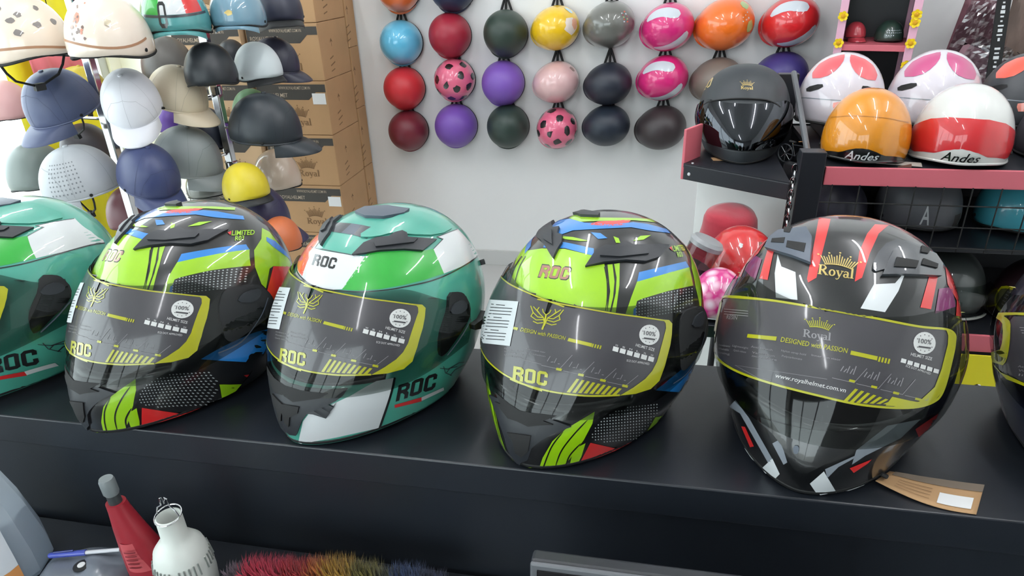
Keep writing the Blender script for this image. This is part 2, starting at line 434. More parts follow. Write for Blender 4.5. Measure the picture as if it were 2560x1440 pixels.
# ------------------------------------------------------------------ full-face helmets
TAB = [  # height, centre, front reach, back reach, half width, front exponent
    (.2659, .0248, 0, 0, 0, 2), (.2642, .0264, .0299, .0312, .0289, 2), (.2578, .0268, .0579, .0602, .0558, 2), (.2436, .0254, .0871, .0901, .0840, 2),
    (.2233, .0225, .1106, .1153, .1074, 2), (.2030, .0195, .1264, .1328, .1211, 2), (.1776, .0148, .1417, .1481, .1320, 2), (.1523, .0100, .1533, .1578, .1390, 2.05),
    (.1269, .0051, .1628, .1614, .1433, 2.05), (.1015, .0005, .1719, .1585, .1435, 2.0), (.0761, -.0039, .1802, .1521, .1408, 1.9), (.0508, -.0077, .1843, .1421, .1341, 1.8),
    (.0254, -.0111, .1826, .1307, .1248, 1.75), (0, -.0144, .1749, .1211, .1154, 1.75)]
def tab_rows(n=4):
    rows = []
    P = [TAB[0]] + TAB + [TAB[-1]]
    for i in range(1, len(P) - 2):
        for k in range(n):
            t = k / n; p0, p1, p2, p3 = P[i - 1], P[i], P[i + 1], P[i + 2]
            if i == 1:      # round crown
                s = t; rows.append(tuple([p1[0] + (p2[0] - p1[0]) * s * s] + [p1[j] + (p2[j] - p1[j]) * s for j in range(1, 6)])); continue
            rows.append(tuple(0.5 * (2 * p1[j] + (p2[j] - p0[j]) * t + (2 * p0[j] - 5 * p1[j] + 4 * p2[j] - p3[j]) * t * t + (3 * p1[j] - p0[j] - 3 * p2[j] + p3[j]) * t ** 3) for j in range(6)))
    rows.append(TAB[-1]); return rows
ROWS = tab_rows()
def at_height(z):
    for a, b in zip(ROWS, ROWS[1:]):
        if a[0] >= z >= b[0]:
            t = (a[0] - z) / max(1e-9, a[0] - b[0]); return tuple(a[j] + (b[j] - a[j]) * t for j in range(6))
    return ROWS[-1]
def sect(row, a, off=0.0, sx=1.0):
    z, yc, yf, yb, w, n = row; c, s = math.cos(a), math.sin(a)
    if c > 0: e = 2 / n; x = w * math.copysign(abs(s) ** e, s); y = -yf * abs(c) ** e
    else: x = w * s; y = -yb * c
    if off:
        r = math.hypot(x, y) or 1; x *= 1 + off / r; y *= 1 + off / r
    return Vector((x * sx, y + yc, z))
NA = 120
def shell_mesh(name, sx=1.0, opening=True):
    V = [sect(ROWS[0], 0, 0, sx)]; F = []
    for r in ROWS[1:]:
        for k in range(NA):
            a = 2 * math.pi * k / NA - math.pi
            p = sect(r, a, 0, sx)
            p.z += .012 * (math.sin(a) ** 2) * max(0, 1 - r[0] / .06)        # the rim arches a little at the sides
            V.append(p)
    for k in range(NA): F.append((0, 1 + k, 1 + (k + 1) % NA))
    for i in range(len(ROWS) - 2):
        for k in range(NA):
            a = 360 * (k + .5) / NA - 180; z = (ROWS[i + 1][0] + ROWS[i + 2][0]) / 2
            if opening and abs(a) < 52 and (.098 if opening != 'low' else .045) < z < (.186 if opening != 'low' else .165): continue
            F.append((1 + i * NA + k, 1 + (i + 1) * NA + k, 1 + (i + 1) * NA + (k + 1) % NA, 1 + i * NA + (k + 1) % NA))
    me = bpy.data.meshes.new(name); me.from_pydata(V, [], F); me.update()
    bm = bmesh.new(); bm.from_mesh(me); bmesh.ops.recalc_face_normals(bm, faces=bm.faces); bm.to_mesh(me); bm.free()
    me.polygons.foreach_set('use_smooth', [True] * len(me.polygons)); me.update()
    if me.vertices[0].normal.z < 0: me.flip_normals()
    return me
def vis_edges(a, kind):
    d = abs(math.degrees(a)); t = min(1, max(0, (d - 52) / 43)); t = t * t * (3 - 2 * t)
    top, bot = (.203, .082) if kind == 'roc' else (.206, .074)
    if kind == 'retro': return .046 + .034 * t, .174 - .034 * t
    return bot + (.100 - bot) * t, top + (.166 - top) * t
def visor_mesh(name, sx=1.0, kind='roc'):
    NU, NV = 84, 16; V = []; F = []
    amax = rad({'roc': 96, 'royal': 100, 'retro': 88}[kind])
    for i in range(NU + 1):
        a = -amax + 2 * amax * i / NU; z0, z1 = vis_edges(a, kind)
        for j in range(NV + 1):
            z = z0 + (z1 - z0) * j / NV
            bul = math.sin(math.pi * j / NV) * .003
            V.append(sect(at_height(z), a, .0052 + bul, sx))
    for i in range(NU):
        for j in range(NV): F.append((i * (NV + 1) + j, (i + 1) * (NV + 1) + j, (i + 1) * (NV + 1) + j + 1, i * (NV + 1) + j + 1))
    me = bpy.data.meshes.new(name); me.from_pydata(V, [], F); me.update()
    me.polygons.foreach_set('use_smooth', [True] * len(me.polygons))
    mid = me.vertices[(NU // 2) * (NV + 1) + NV // 2]
    if mid.normal.y > 0: me.flip_normals()
    me.update(); return me
def rim_curve(name, z, sx, r, m):
    row = at_height(z); pts = []
    for k in range(72):
        a = 2 * math.pi * k / 72; p = sect(row, a, -.003, sx); p.z += .012 * (math.sin(a) ** 2) + r; pts.append(p)
    return MB().tube(pts, r, 8, closed=True).mesh(name)
M_visor = clear_mat('smoke_visor', (176, 180, 178), 1.5, 0.02)
KIND = {}
class Kind:
    """The shared shapes of one helmet model; pieces = [(part name, mesh, material, on the visor?)]"""
    def __init__(s, key, M, sx, vk):
        s.key = key; s.M = M; s.Mi = M.inverted(); s.sx = sx; s.vk = vk
        s.shell = shell_mesh('shell', sx, 'low' if vk == 'retro' else True); s.full = shell_mesh('guide', sx, False); s.visor = visor_mesh('visor', sx, vk)
        s.S = Surf(s.full); s.V = Surf(s.visor); s.pieces = []; s.frame = (0, 0, 1)
    def put(s, name, m2, m, lift=.0004, thick=0.0, mirror=0, on='shell', maxlen=11.0, Mi=None):
        """mirror 0: as traced, 1: both sides, 2: only the other side"""
        surf = s.V if on == 'visor' else s.S
        for mm in ((False,), (False, True), (True,))[mirror]:
            s.pieces.append((name, lay(surf, Mi or s.Mi, m2, s.frame, lift, thick, mm, maxlen, name), m, on))
    def poly(s, name, pts, m, smooth=0, **k): s.put(name, poly2(chaikin(pts, smooth) if smooth else pts), m, **k)
    def line(s, name, pts, w, m, smooth=True, **k): s.put(name, stroke2(smooth_line(pts) if smooth and len(pts) > 2 else pts, w), m, **k)
    def text(s, name, t, a, b, h, m, **k): s.put(name, fit_text(t, a, b, h), m, **k)
    def dots(s, name, pts, step, r, m, lean=0.0, **k):
        xs = [p[0] for p in pts]; ys = [p[1] for p in pts]; ms = []
        def inside(x, y):
            c = False
            for i in range(len(pts)):
                (x1, y1), (x2, y2) = pts[i], pts[i - 1]
                if (y1 > y) != (y2 > y) and x < (x2 - x1) * (y - y1) / (y2 - y1) + x1: c = not c
            return c
        y = min(ys)
        while y < max(ys):
            x = min(xs) - 40
            while x < max(xs) + 40:
                X, Y = x, y + lean * (x - min(xs))
                if inside(X, Y): ms.append(([(X + r * math.cos(q * math.pi / 3), Y + r * math.sin(q * math.pi / 3)) for q in range(6)], [(0, 1, 2, 3, 4, 5)]))
                x += step
            y += step
        if ms: s.put(name, merge2(*ms), m, **k)
def helmet(kind, M, label, shell_mat, name='full_face_helmet', group='full-face helmets on the counter', visor_mat=None):
    K = KIND[kind]; e = empty(name, M, label, 'helmet', group)
    o = obj('shell', K.shell.copy() if K.shell.materials else K.shell, None, e)
    o.data.materials.clear(); o.data.materials.append(shell_mat); o.data.materials.append(M_liner)
    md = o.modifiers.new('wall', 'SOLIDIFY'); md.thickness = .014; md.offset = -1; md.material_offset = 1; md.material_offset_rim = 1
    obj('neck_trim', K.rim if hasattr(K, 'rim') else setattr(K, 'rim', rim_curve('neck_trim', 0.0, K.sx, .005, None)) or K.rim, M_rubber, e)
    v = obj('visor', K.visor, visor_mat or M_visor, e)
    for nm, me, m, on in K.pieces:
        if not me.materials: me.materials.append(m)
        obj(nm, me, None, v if on == 'visor' else e)
    return e
def pose(x, y, yaw): return T(x, y, CT + .0008) @ Rz(yaw)
P_H = {'h0': pose(-.995, .815, -22), 'h1': pose(-.6780, .8240, -22), 'h2': pose(-.3704, .8419, -24.5), 'h3': pose(-.0561, .8417, -24.5), 'h4': pose(.2611, .8513, -18.8), 'h5': pose(.612, .850, -18)}
KIND['neon'] = Kind('neon', P_H['h3'], 1.0, 'roc'); KIND['mint'] = Kind('mint', P_H['h2'], 1.0, 'roc')
KIND['royal'] = Kind('royal', P_H['h4'], 1.0, 'royal'); KIND['navy'] = Kind('navy', P_H['h5'], 1.0, 'royal')
# ------------------------------------------------------------------ graphics and fittings of the full-face helmets
G_lime = paint('lime_paint', (144, 192, 10)); G_blue = paint('blue_paint', (28, 120, 196)); G_red = paint('red_paint', (205, 36, 36)); G_mint = paint('mint_paint', (68, 154, 136))
G_green = paint('green_paint', (36, 160, 50)); G_white = M_white; G_orange = paint('orange_paint', (226, 84, 40)); G_grey = paint('grey_paint', (128, 134, 142)); G_dark = paint('charcoal_paint', (46, 50, 56))
G_print = mat('dot_print', (170, 175, 176), 0.4, coat=1.0); G_gold = mat('gold_foil', (196, 172, 104), 0.35, metal=0.35, coat=.5); G_purple = paint('purple_paint', (120, 30, 90))
G_yel = mat('film_yellow', (160, 160, 14), 0.3, coat=.8); G_film = mat('film_charcoal', (58, 56, 60), 0.35, coat=.6, coat_rough=.08); G_ink = mat('film_white_ink', (200, 200, 198), 0.5); G_dim = mat('film_grey_ink', (128, 126, 128), 0.5)
G_label = mat('paper_label', (190, 196, 198), 0.6); G_inkdark = mat('dark_ink', (52, 54, 58), 0.6); G_rose = mat('rose_outline', (150, 104, 84), 0.4, coat=1)
G_vent = matte('vent_plastic', (34, 37, 42), 0.45); G_vent2 = matte('grey_vent_plastic', (78, 86, 98), 0.4); G_pink = paint('rose_red_paint', (170, 40, 50))
M_clear = clear_mat('clear_plastic', (222, 226, 226), 1.5, .03)
ROC = block_roc(0.0); ROCI = block_roc(0.22)
FA, FB, FC, FD = (0, 460, 2.182), (620, 480, 2.181), (1160, 500, 2.058), (1740, 500, 1.8)

def badge(K, cx, cy, r, sk=(0, 0)):
    ring = stroke2([(cx + r * math.cos(a), cy + r * math.sin(a)) for a in [k * math.pi / 12 for k in range(24)]], r * .16, True)
    K.put('badge', merge2(ring, poly2([(cx + r * .98 * math.cos(k * math.pi / 12), cy + r * .98 * math.sin(k * math.pi / 12)) for k in range(24)])), G_ink, lift=.0014, on='visor')
    marks = [poly2([(cx + r * .8 * math.cos(k * math.pi / 6) + 3 * math.cos(q), cy + r * .8 * math.sin(k * math.pi / 6) + 3 * math.sin(q)) for q in (0, 1.57, 3.14, 4.71)]) for k in range(12) if k not in (0, 6)]
    marks.append(fit_text(text2('100%', .01), (cx - r * .62, cy + r * .05 - 3), (cx + r * .62, cy + r * .22 - 3), r * .45))
    marks.append(stroke2([(cx - r * .6, cy + r * .34), (cx + r * .58, cy + r * .5)], r * .16))
    K.put('badge_print', merge2(*marks), G_film, lift=.0018, on='visor', maxlen=20)

def film_common(K, tx, hatch, blocks, sizes, arrows, small):
    """hatch bars, size blocks, arrows and small print of the visor film"""
    K.put('hatch_print', merge2(*[poly2(q) for q in hatch]), G_yel, lift=.0014, on='visor')
    K.put('size_print', merge2(*([poly2(q) for q in blocks] + sizes)), G_ink, lift=.0014, on='visor', maxlen=16)
    K.put('diagram_print', merge2(*arrows), G_dim, lift=.0014, on='visor', maxlen=16)
    K.put('small_print', merge2(*small), G_dim, lift=.0014, on='visor', maxlen=24)

def film_roc(K):
    K.frame = FC
    half = [(462, 522), (600, 548), (760, 577), (880, 594), (1000, 611), (1050, 616), (1066, 634), (1066, 680), (1058, 740), (1030, 850), (1002, 925), (960, 968), (880, 993), (800, 1003), (700, 1006), (600, 1003), (500, 990), (400, 972), (290, 938), (310, 860), (350, 760), (400, 650)]
    K.poly('visor_film', half, G_film, lift=.0008, mirror=1, on='visor')
    K.line('film_border', [(380, 512), (520, 540), (760, 583), (900, 602), (1040, 622)], 7, G_yel, lift=.0013, mirror=1, on='visor')
    K.poly('film_border', [(1020, 616), (1052, 618), (1068, 636), (1066, 690), (1058, 745), (1030, 852), (1002, 928), (958, 970), (880, 995), (800, 1004), (870, 962), (930, 918), (965, 878), (990, 830), (1015, 740), (1036, 660), (1034, 634)], G_yel, lift=.0013, mirror=1, on='visor')
    K.line('film_border', [(240, 920), (310, 948), (450, 985), (600, 1004), (700, 1006), (800, 1002)], 9, G_yel, lift=.0013, mirror=1, on='visor')
    # emblem: a bird of prey with spread wings
    em = []
    for s in (-1, 1):
        for q in ([(0, 60), (-10, 20), (-30, 5), (-70, -30)], [(-12, 20), (-40, 20), (-66, 0), (-84, -32)], [(-10, 30), (-45, 36), (-74, 20), (-66, 0)], [(-8, 45), (-36, 52), (-60, 44)], [(-30, 5), (-48, -14), (-40, -30)], [(0, 5), (-16, -8), (-22, -24)]):
            em.append(stroke2([(425 + s * x + y * -.16, 588 + y + s * x * .12) for x, y in q], 5))
    em.append(stroke2([(424, 592), (415, 640), (404, 668)], 9))
    K.put('emblem_print', merge2(*em), G_yel, lift=.0014, on='visor', maxlen=16)
    K.text('slogan_print', text2('DESIGN with PASSION', .006, .2), (292, 676), (522, 722), 20, G_yel, lift=.0014, on='visor', maxlen=20)
    K.poly('bar_print', [(252, 652), (282, 658), (278, 672), (250, 664)], G_yel, lift=.0014, on='visor')
    K.put('bar_print', merge2(poly2([(540, 710), (660, 738), (655, 756), (533, 726)]), *[poly2([(662 + 13 * i, 739 + 3 * i), (669 + 13 * i, 741 + 3 * i), (663 + 13 * i, 759 + 3 * i), (656 + 13 * i, 757 + 3 * i)]) for i in range(4)]), G_yel, lift=.0014, on='visor')
    badge(K, 951, 694, 48)
    hatch = [[(580 + 27 * i, 918 + 6 * i), (594 + 27 * i, 921 + 6 * i), (546 + 29 * i, 990 + 1.5 * i), (528 + 29 * i, 988 + 1.5 * i)] for i in range(9)]
    blocks = [[(768 + 36 * i, 752 + 10 * i), (796 + 36 * i, 760 + 10 * i), (790 + 36 * i, 783 + 10 * i), (762 + 36 * i, 775 + 10 * i)] for i in range(6)]
    sizes = [fit_text(text2('HELMET SIZE', .004), (880, 752), (975, 778), 15), fit_text(text2('ECE DOT APPROVED', 0), (835, 830), (950, 848), 11)] + [fit_text(text2(t, 0), (776 + 36 * i, 750 + 10 * i), (790 + 36 * i, 754 + 10 * i), 9) for i, t in enumerate(['XS', 'S', 'M', 'L', 'XL', 'XX'])]
    arrows = []
    for i in range(4):
        x, y = 400 + 112 * i, 850 + 28 * i
        arrows.append(stroke2([(x, y), (x + 92, y + 20), (x + 158, y - 52 + 6 * i)], 2.5))
        for k in range(4): arrows.append(stroke2([(x + 30 + 18 * k, y - 20 + 4 * k), (x + 46 + 16 * k, y - 46 + 8 * (k % 2) * 3 + 5 * k)], 3))
    tick = [poly2([(478 + 112 * i, 862 + 28 * i), (506 + 112 * i, 868 + 28 * i), (502 + 112 * i, 880 + 28 * i), (474 + 112 * i, 874 + 28 * i)]) for i in range(4)]
    K.put('tick_print', merge2(*tick), G_yel, lift=.0015, on='visor')
    small = [fit_text(text2(t, 0), (210, 766 + 17 * i), (305, 782 + 17 * i), 8) for i, t in enumerate(['Aerodynamic shell', 'Washable lining', 'Quick release'])] + [fit_text(text2(t, 0), (320, 770 + 20 * i), (420, 788 + 20 * i), 8) for i, t in enumerate(['Anti-scratch visor', 'Ventilation'])]
    small.append(stroke2([(300, 820), (400, 845)], 2))
    film_common(K, None, hatch, blocks, sizes, arrows, small)
    K.put('roc_print', fit_text(ROC, (252, 926), (428, 958), 72, up=(.1, -1)), G_yel, lift=.0014, on='visor')
    lab = [(135, 514), (284, 524), (240, 752), (85, 735), (100, 620)]
    K.poly('paper_label', lab, G_label, lift=.0016, on='visor')
    K.put('label_print', merge2(*[stroke2([(146 - 4 * i, 538 + 16 * i), (146 - 4 * i + (112 if i % 4 else 70), 545 + 16 * i)], 4) for i in range(12)]), G_inkdark, lift=.0019, on='visor', maxlen=24)

def roc_fittings(K, F, vent, ridge):
    K.frame = F
    K.poly('brow_vent', vent, G_vent, thick=.004, mirror=1)
    K.poly('vent_ridge', ridge, G_vent, lift=.004, thick=.003, mirror=1)

# --- mint helmet with tricolour band
K = KIND['mint']; K.frame = FB
K.poly('white_panel', [(300, 345), (345, 302), (400, 318), (500, 335), (575, 345), (640, 352), (665, 340), (515, 530), (430, 535), (330, 515), (200, 480), (262, 440)], G_white)
K.poly('green_panel', [(655, 330), (850, 320), (930, 325), (1010, 310), (1068, 445), (960, 480), (850, 507), (720, 530), (600, 538), (512, 532)], G_green)
K.poly('red_panel', [(655, 330), (850, 320), (930, 325), (1010, 310), (1068, 445), (960, 480), (850, 507), (720, 530), (600, 538), (512, 532)], G_orange, mirror=2)
K.poly('rear_white_panel', [(1010, 310), (1060, 258), (1030, 246), (1142, 200), (1215, 280), (1258, 345), (1180, 400), (1068, 445)], G_white, mirror=1)
K.line('pinstripe', [(330, 505), (420, 530), (512, 540), (620, 545), (760, 534), (880, 512), (1000, 484), (1100, 444), (1200, 388), (1262, 342)], 7, M_black, lift=.0006, mirror=1)
K.line('pinstripe', [(345, 300), (450, 322), (570, 345)], 5, G_dark, lift=.0006)
K.line('pinstripe', [(1010, 312), (1062, 258), (1030, 246), (1142, 203)], 4, G_dark, lift=.0006, mirror=1, smooth=False)
K.poly('dark_block', [(470, 165), (565, 172), (508, 224), (425, 212)], G_dark)
K.poly('grey_block', [(565, 172), (618, 180), (575, 235), (508, 224)], G_vent2)
K.poly('dark_block', [(618, 180), (712, 200), (648, 256), (575, 235)], G_dark)
K.poly('top_vent', [(585, 118), (640, 92), (760, 86), (880, 104), (850, 126), (740, 146), (640, 142)], G_vent2, thick=.004)
roc_fittings(K, FB, [(572, 348), (635, 285), (700, 258), (770, 250), (800, 230), (840, 220), (865, 232), (870, 255), (1025, 265), (950, 325), (850, 318), (720, 325), (640, 340)], [(690, 290), (780, 262), (920, 270), (900, 288), (800, 300), (700, 312)])
K.poly('top_fairing', [(590, 250), (700, 180), (880, 110), (960, 112), (1130, 190), (1040, 240), (870, 236), (800, 222), (700, 250)], G_mint, thick=.002, smooth=1)
K.poly('white_panel', [(800, 1012), (775, 1110), (718, 1285), (480, 1338), (290, 1372), (275, 1365), (300, 1250), (335, 1205), (440, 1165), (560, 1110), (640, 1062), (700, 1030)], G_white, mirror=1)
K.line('pinstripe', [(800, 1010), (775, 1115), (716, 1288)], 12, M_black, lift=.0006, mirror=1)
K.poly('chin_vent', [(95, 985), (150, 1020), (300, 1060), (430, 1075), (545, 1068), (520, 1105), (480, 1135), (420, 1165), (330, 1200), (300, 1240), (268, 1320), (236, 1316), (215, 1300), (165, 1180)], G_vent, thick=.003, mirror=1)
K.poly('vent_slot', [(170, 1040), (300, 1078), (440, 1092), (400, 1118), (260, 1140), (215, 1110)], M_rubber, lift=.003, thick=.0025, mirror=1)
K.poly('vent_slot', [(190, 1150), (290, 1165), (280, 1200), (240, 1220), (235, 1270), (215, 1250)], M_rubber, lift=.003, thick=.0025, mirror=1)
for mm in (0, 2):
    K.put('roc_lettering', fit_text(ROCI if not mm else [ROCI][0], (804, 1142), (1036, 1066), 82, up=(-.06, -1)) if not mm else fit_text(([(-x, y) for x, y in ROCI[0]], [tuple(reversed(f)) for f in ROCI[1]]), (804, 1142), (1036, 1066), 82, up=(-.06, -1)), M_black, lift=.0006, mirror=mm)
K.poly('red_underline', [(798, 1160), (945, 1118), (945, 1140), (800, 1176)], G_red, lift=.0006, mirror=1)
K.poly('white_underline', [(945, 1118), (1065, 1064), (1068, 1080), (945, 1138)], G_white, lift=.0006, mirror=1)
K.put('roc_lettering', fit_text(ROCI, (347, 398), (482, 424), 62, up=(.12, -1)), M_black, lift=.0006)
wing = []
for q in ([(1045, 960), (1090, 965), (1150, 930), (1195, 925)], [(1080, 985), (1100, 960), (1140, 950)], [(1100, 1000), (1125, 970), (1180, 940)], [(1065, 950), (1075, 985), (1110, 1000)]): wing.append(stroke2(q, 4))
K.put('bird_print', merge2(*wing), G_dark, lift=.0006, mirror=1)
PIV = [(1085, 548), (1140, 545), (1165, 560), (1195, 620), (1190, 690), (1130, 780), (1060, 880), (1032, 890), (1034, 780), (1060, 700), (1080, 640)]
PIV_KNOB = [(1080, 660), (1100, 610), (1145, 585), (1172, 610), (1168, 640), (1130, 665)]
K.poly('pivot_cover', PIV, M_blackmat, lift=.003, thick=.0035, mirror=1, smooth=1)
K.poly('pivot_lever', PIV_KNOB, G_vent, lift=.0065, thick=.002, mirror=1, smooth=1)
K.line('pivot_edge', [(1190, 690), (1135, 785), (1065, 878)], 5, G_vent2, lift=.0085, mirror=1)
K.poly('sun_visor_slider', [(1205, 720), (1245, 690), (1270, 645), (1282, 655), (1275, 690), (1255, 735), (1210, 745)], M_blackmat, lift=.001, thick=.008, mirror=2 if False else 0)
K.poly('rear_tab', [(1262, 372), (1296, 372), (1292, 392), (1270, 400)], M_blackmat, lift=.001, thick=.006)
film_roc_done = False
# --- neon helmet
K = KIND['neon']; K.frame = FC
K.poly('lime_panel', [(196, 470), (205, 450), (255, 330), (285, 295), (320, 262), (400, 250), (520, 253), (668, 288), (632, 345), (722, 330), (738, 420), (736, 575), (600, 548), (400, 505), (220, 470)], G_lime)
K.poly('lime_stripe', [(738, 333), (764, 331), (774, 420), (767, 500), (748, 580), (737, 580), (752, 470)], G_lime, mirror=0)
K.poly('lime_stripe', [(772, 330), (801, 325), (799, 440), (779, 590), (756, 585), (780, 480), (785, 400)], G_lime)
K.line('black_stripe', [(722, 345), (735, 420), (736, 500), (728, 570)], [4] * 19, M_black, lift=.0006)
K.line('black_stripe', [(300, 290), (262, 350), (225, 460)], 7, M_black, lift=.0006)
K.line('black_stripe', [(318, 290), (285, 350), (262, 430)], 5, M_black, lift=.0006)
K.poly('blue_band', [(418, 212), (520, 218), (600, 235), (640, 245), (668, 250), (668, 288), (600, 270), (520, 248), (408, 246)], G_blue)
K.poly('blue_band', [(900, 372), (1140, 316), (1158, 346), (890, 421)], G_blue, mirror=1)
K.poly('lime_panel', [(890, 420), (1158, 345), (1178, 440), (1050, 468), (920, 507), (890, 520), (880, 560), (866, 600), (826, 600), (860, 500)], G_lime, mirror=1)
DP1 = [(892, 522), (922, 508), (1050, 471), (1176, 443), (1178, 530), (1120, 560), (1080, 612), (960, 612), (880, 600), (882, 555)]
K.poly('dark_panel', DP1, M_black, lift=.0005, mirror=1); K.dots('dot_print', DP1, 15, 3.6, G_print, lean=-.16, lift=.0009, mirror=1)
K.poly('blue_mark', [(872, 560), (886, 552), (884, 600), (868, 602)], G_blue, lift=.0007, mirror=1)
for nm, pts, m in (('blue_band', [(452, 138), (480, 105), (545, 98), (620, 118), (760, 128), (870, 116), (940, 124), (1040, 150), (1062, 172), (960, 160), (860, 142), (700, 150), (560, 158), (505, 178), (470, 165)], G_blue), ('red_band', [(690, 112), (862, 102), (834, 130), (742, 136), (640, 128)], G_red), ('lime_band', [(540, 95), (582, 66), (620, 70), (700, 92), (880, 94), (965, 100), (985, 116), (870, 106), (690, 110), (600, 114)], G_lime), ('lime_shard', [(478, 186), (560, 192), (645, 212), (600, 213), (520, 203)], G_lime), ('lime_shard', [(768, 188), (795, 198), (804, 222), (782, 222)], G_lime), ('lime_shard', [(868, 212), (908, 186), (962, 182), (922, 206)], G_lime), ('blue_shard', [(652, 168), (702, 172), (738, 198), (690, 202)], G_blue)):
    K.poly(nm, pts, m, lift=.0006)
K.poly('top_vent', [(560, 70), (620, 64), (700, 78), (690, 92), (600, 88)], G_vent, thick=.004)
roc_fittings(K, FC, [(625, 348), (680, 265), (730, 240), (775, 245), (830, 220), (870, 240), (960, 238), (1052, 238), (1000, 300), (930, 322), (830, 315), (720, 326)], [(700, 300), (790, 262), (830, 252), (950, 268), (940, 290), (800, 305)])
K.poly('blue_band', [(985, 978), (1120, 870), (1222, 780), (1222, 880), (1150, 990), (1060, 985)], G_blue, mirror=1)
K.line('black_mark', [(1120, 985), (1140, 945), (1165, 955), (1190, 925)], 12, M_black, lift=.0007, mirror=1)
K.poly('lime_slash', [(672, 1088), (660, 1150), (615, 1235), (545, 1330), (520, 1357), (385, 1383), (405, 1325), (455, 1240), (520, 1180)], G_lime, mirror=1)
K.poly('lime_slash', [(625, 1250), (603, 1320), (590, 1345), (545, 1355), (556, 1310), (590, 1268)], G_lime, mirror=1)
for q in ([(635, 1130), (560, 1210), (500, 1290), (470, 1368)], [(510, 1190), (450, 1270), (405, 1382)], [(600, 1250), (545, 1310), (525, 1358)]): K.line('black_stroke', q, [2, 4, 6, 7, 7, 7, 7, 7, 7, 7, 7, 7, 7, 7, 7, 6, 5, 4, 3][:6 * (len(q) - 1) + 1], M_black, lift=.0008, mirror=1)
K.poly('red_wedge', [(650, 1248), (808, 1284), (700, 1322), (598, 1347)], G_red, mirror=1)
DP2 = [(640, 1228), (700, 1130), (790, 1072), (1000, 1040), (990, 1100), (930, 1190), (880, 1255), (800, 1262)]
K.poly('dark_panel', DP2, M_black, lift=.0005, mirror=1); K.dots('dot_print', DP2, 15, 3.4, G_print, lean=-.1, lift=.0009, mirror=1)
K.poly('lime_wedge', [(985, 1115), (1072, 1108), (985, 1182), (918, 1230)], G_lime, mirror=1)
K.poly('red_wedge', [(1060, 1060), (1112, 1045), (1086, 1105), (1038, 1108)], G_red, mirror=1)
K.poly('chin_vent', [(140, 1000), (250, 1050), (380, 1075), (515, 1096), (470, 1120), (390, 1160), (360, 1240), (330, 1330), (280, 1350), (245, 1290), (205, 1180)], G_vent, thick=.003, mirror=1)
K.poly('vent_slot', [(175, 1035), (260, 1075), (360, 1092), (480, 1104), (400, 1135), (330, 1150), (240, 1120)], M_rubber, lift=.003, thick=.0025, mirror=1)
K.poly('vent_slot', [(235, 1190), (350, 1205), (335, 1280), (305, 1310), (275, 1290), (262, 1230)], M_rubber, lift=.003, thick=.0025)
K.put('roc_lettering', fit_text(ROCI, (383, 396), (546, 412), 62, up=(.1, -1)), G_rose, lift=.0007)
K.put('roc_outline', merge2(fit_text(ROCI, (379, 400), (550, 417), 72, up=(.1, -1))), G_inkdark, lift=.0005)
K.poly('pivot_cover', [(1100, 575), (1150, 560), (1195, 540), (1225, 600), (1225, 700), (1170, 800), (1090, 890), (1085, 780), (1080, 680)], M_blackmat, lift=.004, thick=.004, mirror=1, smooth=2)
# the far side of the neon design, as the second neon helmet shows it
Mi1 = P_H['h1'].inverted(); K.frame = FA
K.poly('lime_panel', [(1385, 362), (1425, 300), (1428, 240), (1470, 262), (1530, 340), (1585, 430), (1580, 452), (1490, 448), (1470, 462), (1450, 570), (1425, 545), (1390, 452)], G_lime, mirror=1, Mi=Mi1)
K.poly('blue_slash', [(1452, 290), (1500, 312), (1560, 372), (1580, 410), (1490, 345), (1452, 312)], G_blue, lift=.0007, mirror=1, Mi=Mi1)
K.poly('red_panel', [(1490, 450), (1585, 447), (1580, 520), (1520, 650), (1490, 690), (1452, 600)], G_red, mirror=1, Mi=Mi1)
K.text('limited_lettering', text2('LIMITED', .02, .2), (1262, 282), (1388, 278), 26, G_lime, lift=.0009, mirror=0, Mi=Mi1)
K.text('limited_lettering', text2('R03', .02, .2), (1280, 310), (1332, 307), 24, G_lime, lift=.0009, mirror=0, Mi=Mi1)
K.poly('red_mark', [(1240, 266), (1262, 258), (1256, 280)], G_red, lift=.0009, mirror=1, Mi=Mi1)
K.poly('pivot_lever', [(1275, 645), (1300, 600), (1345, 580), (1395, 570), (1405, 600), (1370, 645)], G_vent, lift=.008, thick=.002, mirror=1, Mi=Mi1, smooth=1)
K.line('pivot_edge', [(1440, 620), (1400, 720), (1300, 850), (1180, 910)], 5, G_vent2, lift=.0085, mirror=1, Mi=Mi1)
film_roc(K)
KIND['mint'].pieces += [p for p in K.pieces if p[3] == 'visor']

# --- black helmet with red stripes and gold crown
K = KIND['royal']; K.frame = FD
K.poly('red_stripe', [(553, 80), (606, 86), (600, 112), (562, 262), (542, 350), (505, 372), (500, 355), (535, 180)], G_red)
K.poly('red_stripe', [(805, 110), (868, 113), (822, 152), (782, 240), (747, 350), (714, 368), (735, 232), (770, 152)], G_red)
cr = xf2(crown2(), (641, 302), (95, 18), (8, -62))
K.put('crown_emblem', cr, G_gold, lift=.0008)
K.put('royal_lettering', fit_text(serif_royal(), (548, 334), (708, 356), 44, up=(.12, -1)), G_gold, lift=.0008)
K.poly('white_panel', [(368, 245), (385, 300), (448, 325), (457, 450), (360, 440), (355, 330)], G_white)
K.poly('white_panel', [(945, 318), (910, 410), (850, 505), (740, 488), (800, 380), (895, 375)], G_white)
K.poly('brow_vent', [(340, 180), (380, 150), (500, 138), (525, 180), (518, 292), (440, 262), (320, 225)], G_vent2, thick=.006)
K.poly('brow_vent', [(340, 180), (380, 150), (500, 138), (525, 180), (518, 292), (440, 262), (320, 225)], G_dark, thick=.005, mirror=2)
K.poly('vent_slot', [(355, 190), (410, 186), (405, 210), (350, 206)], M_rubber, lift=.006, thick=.001, mirror=1)
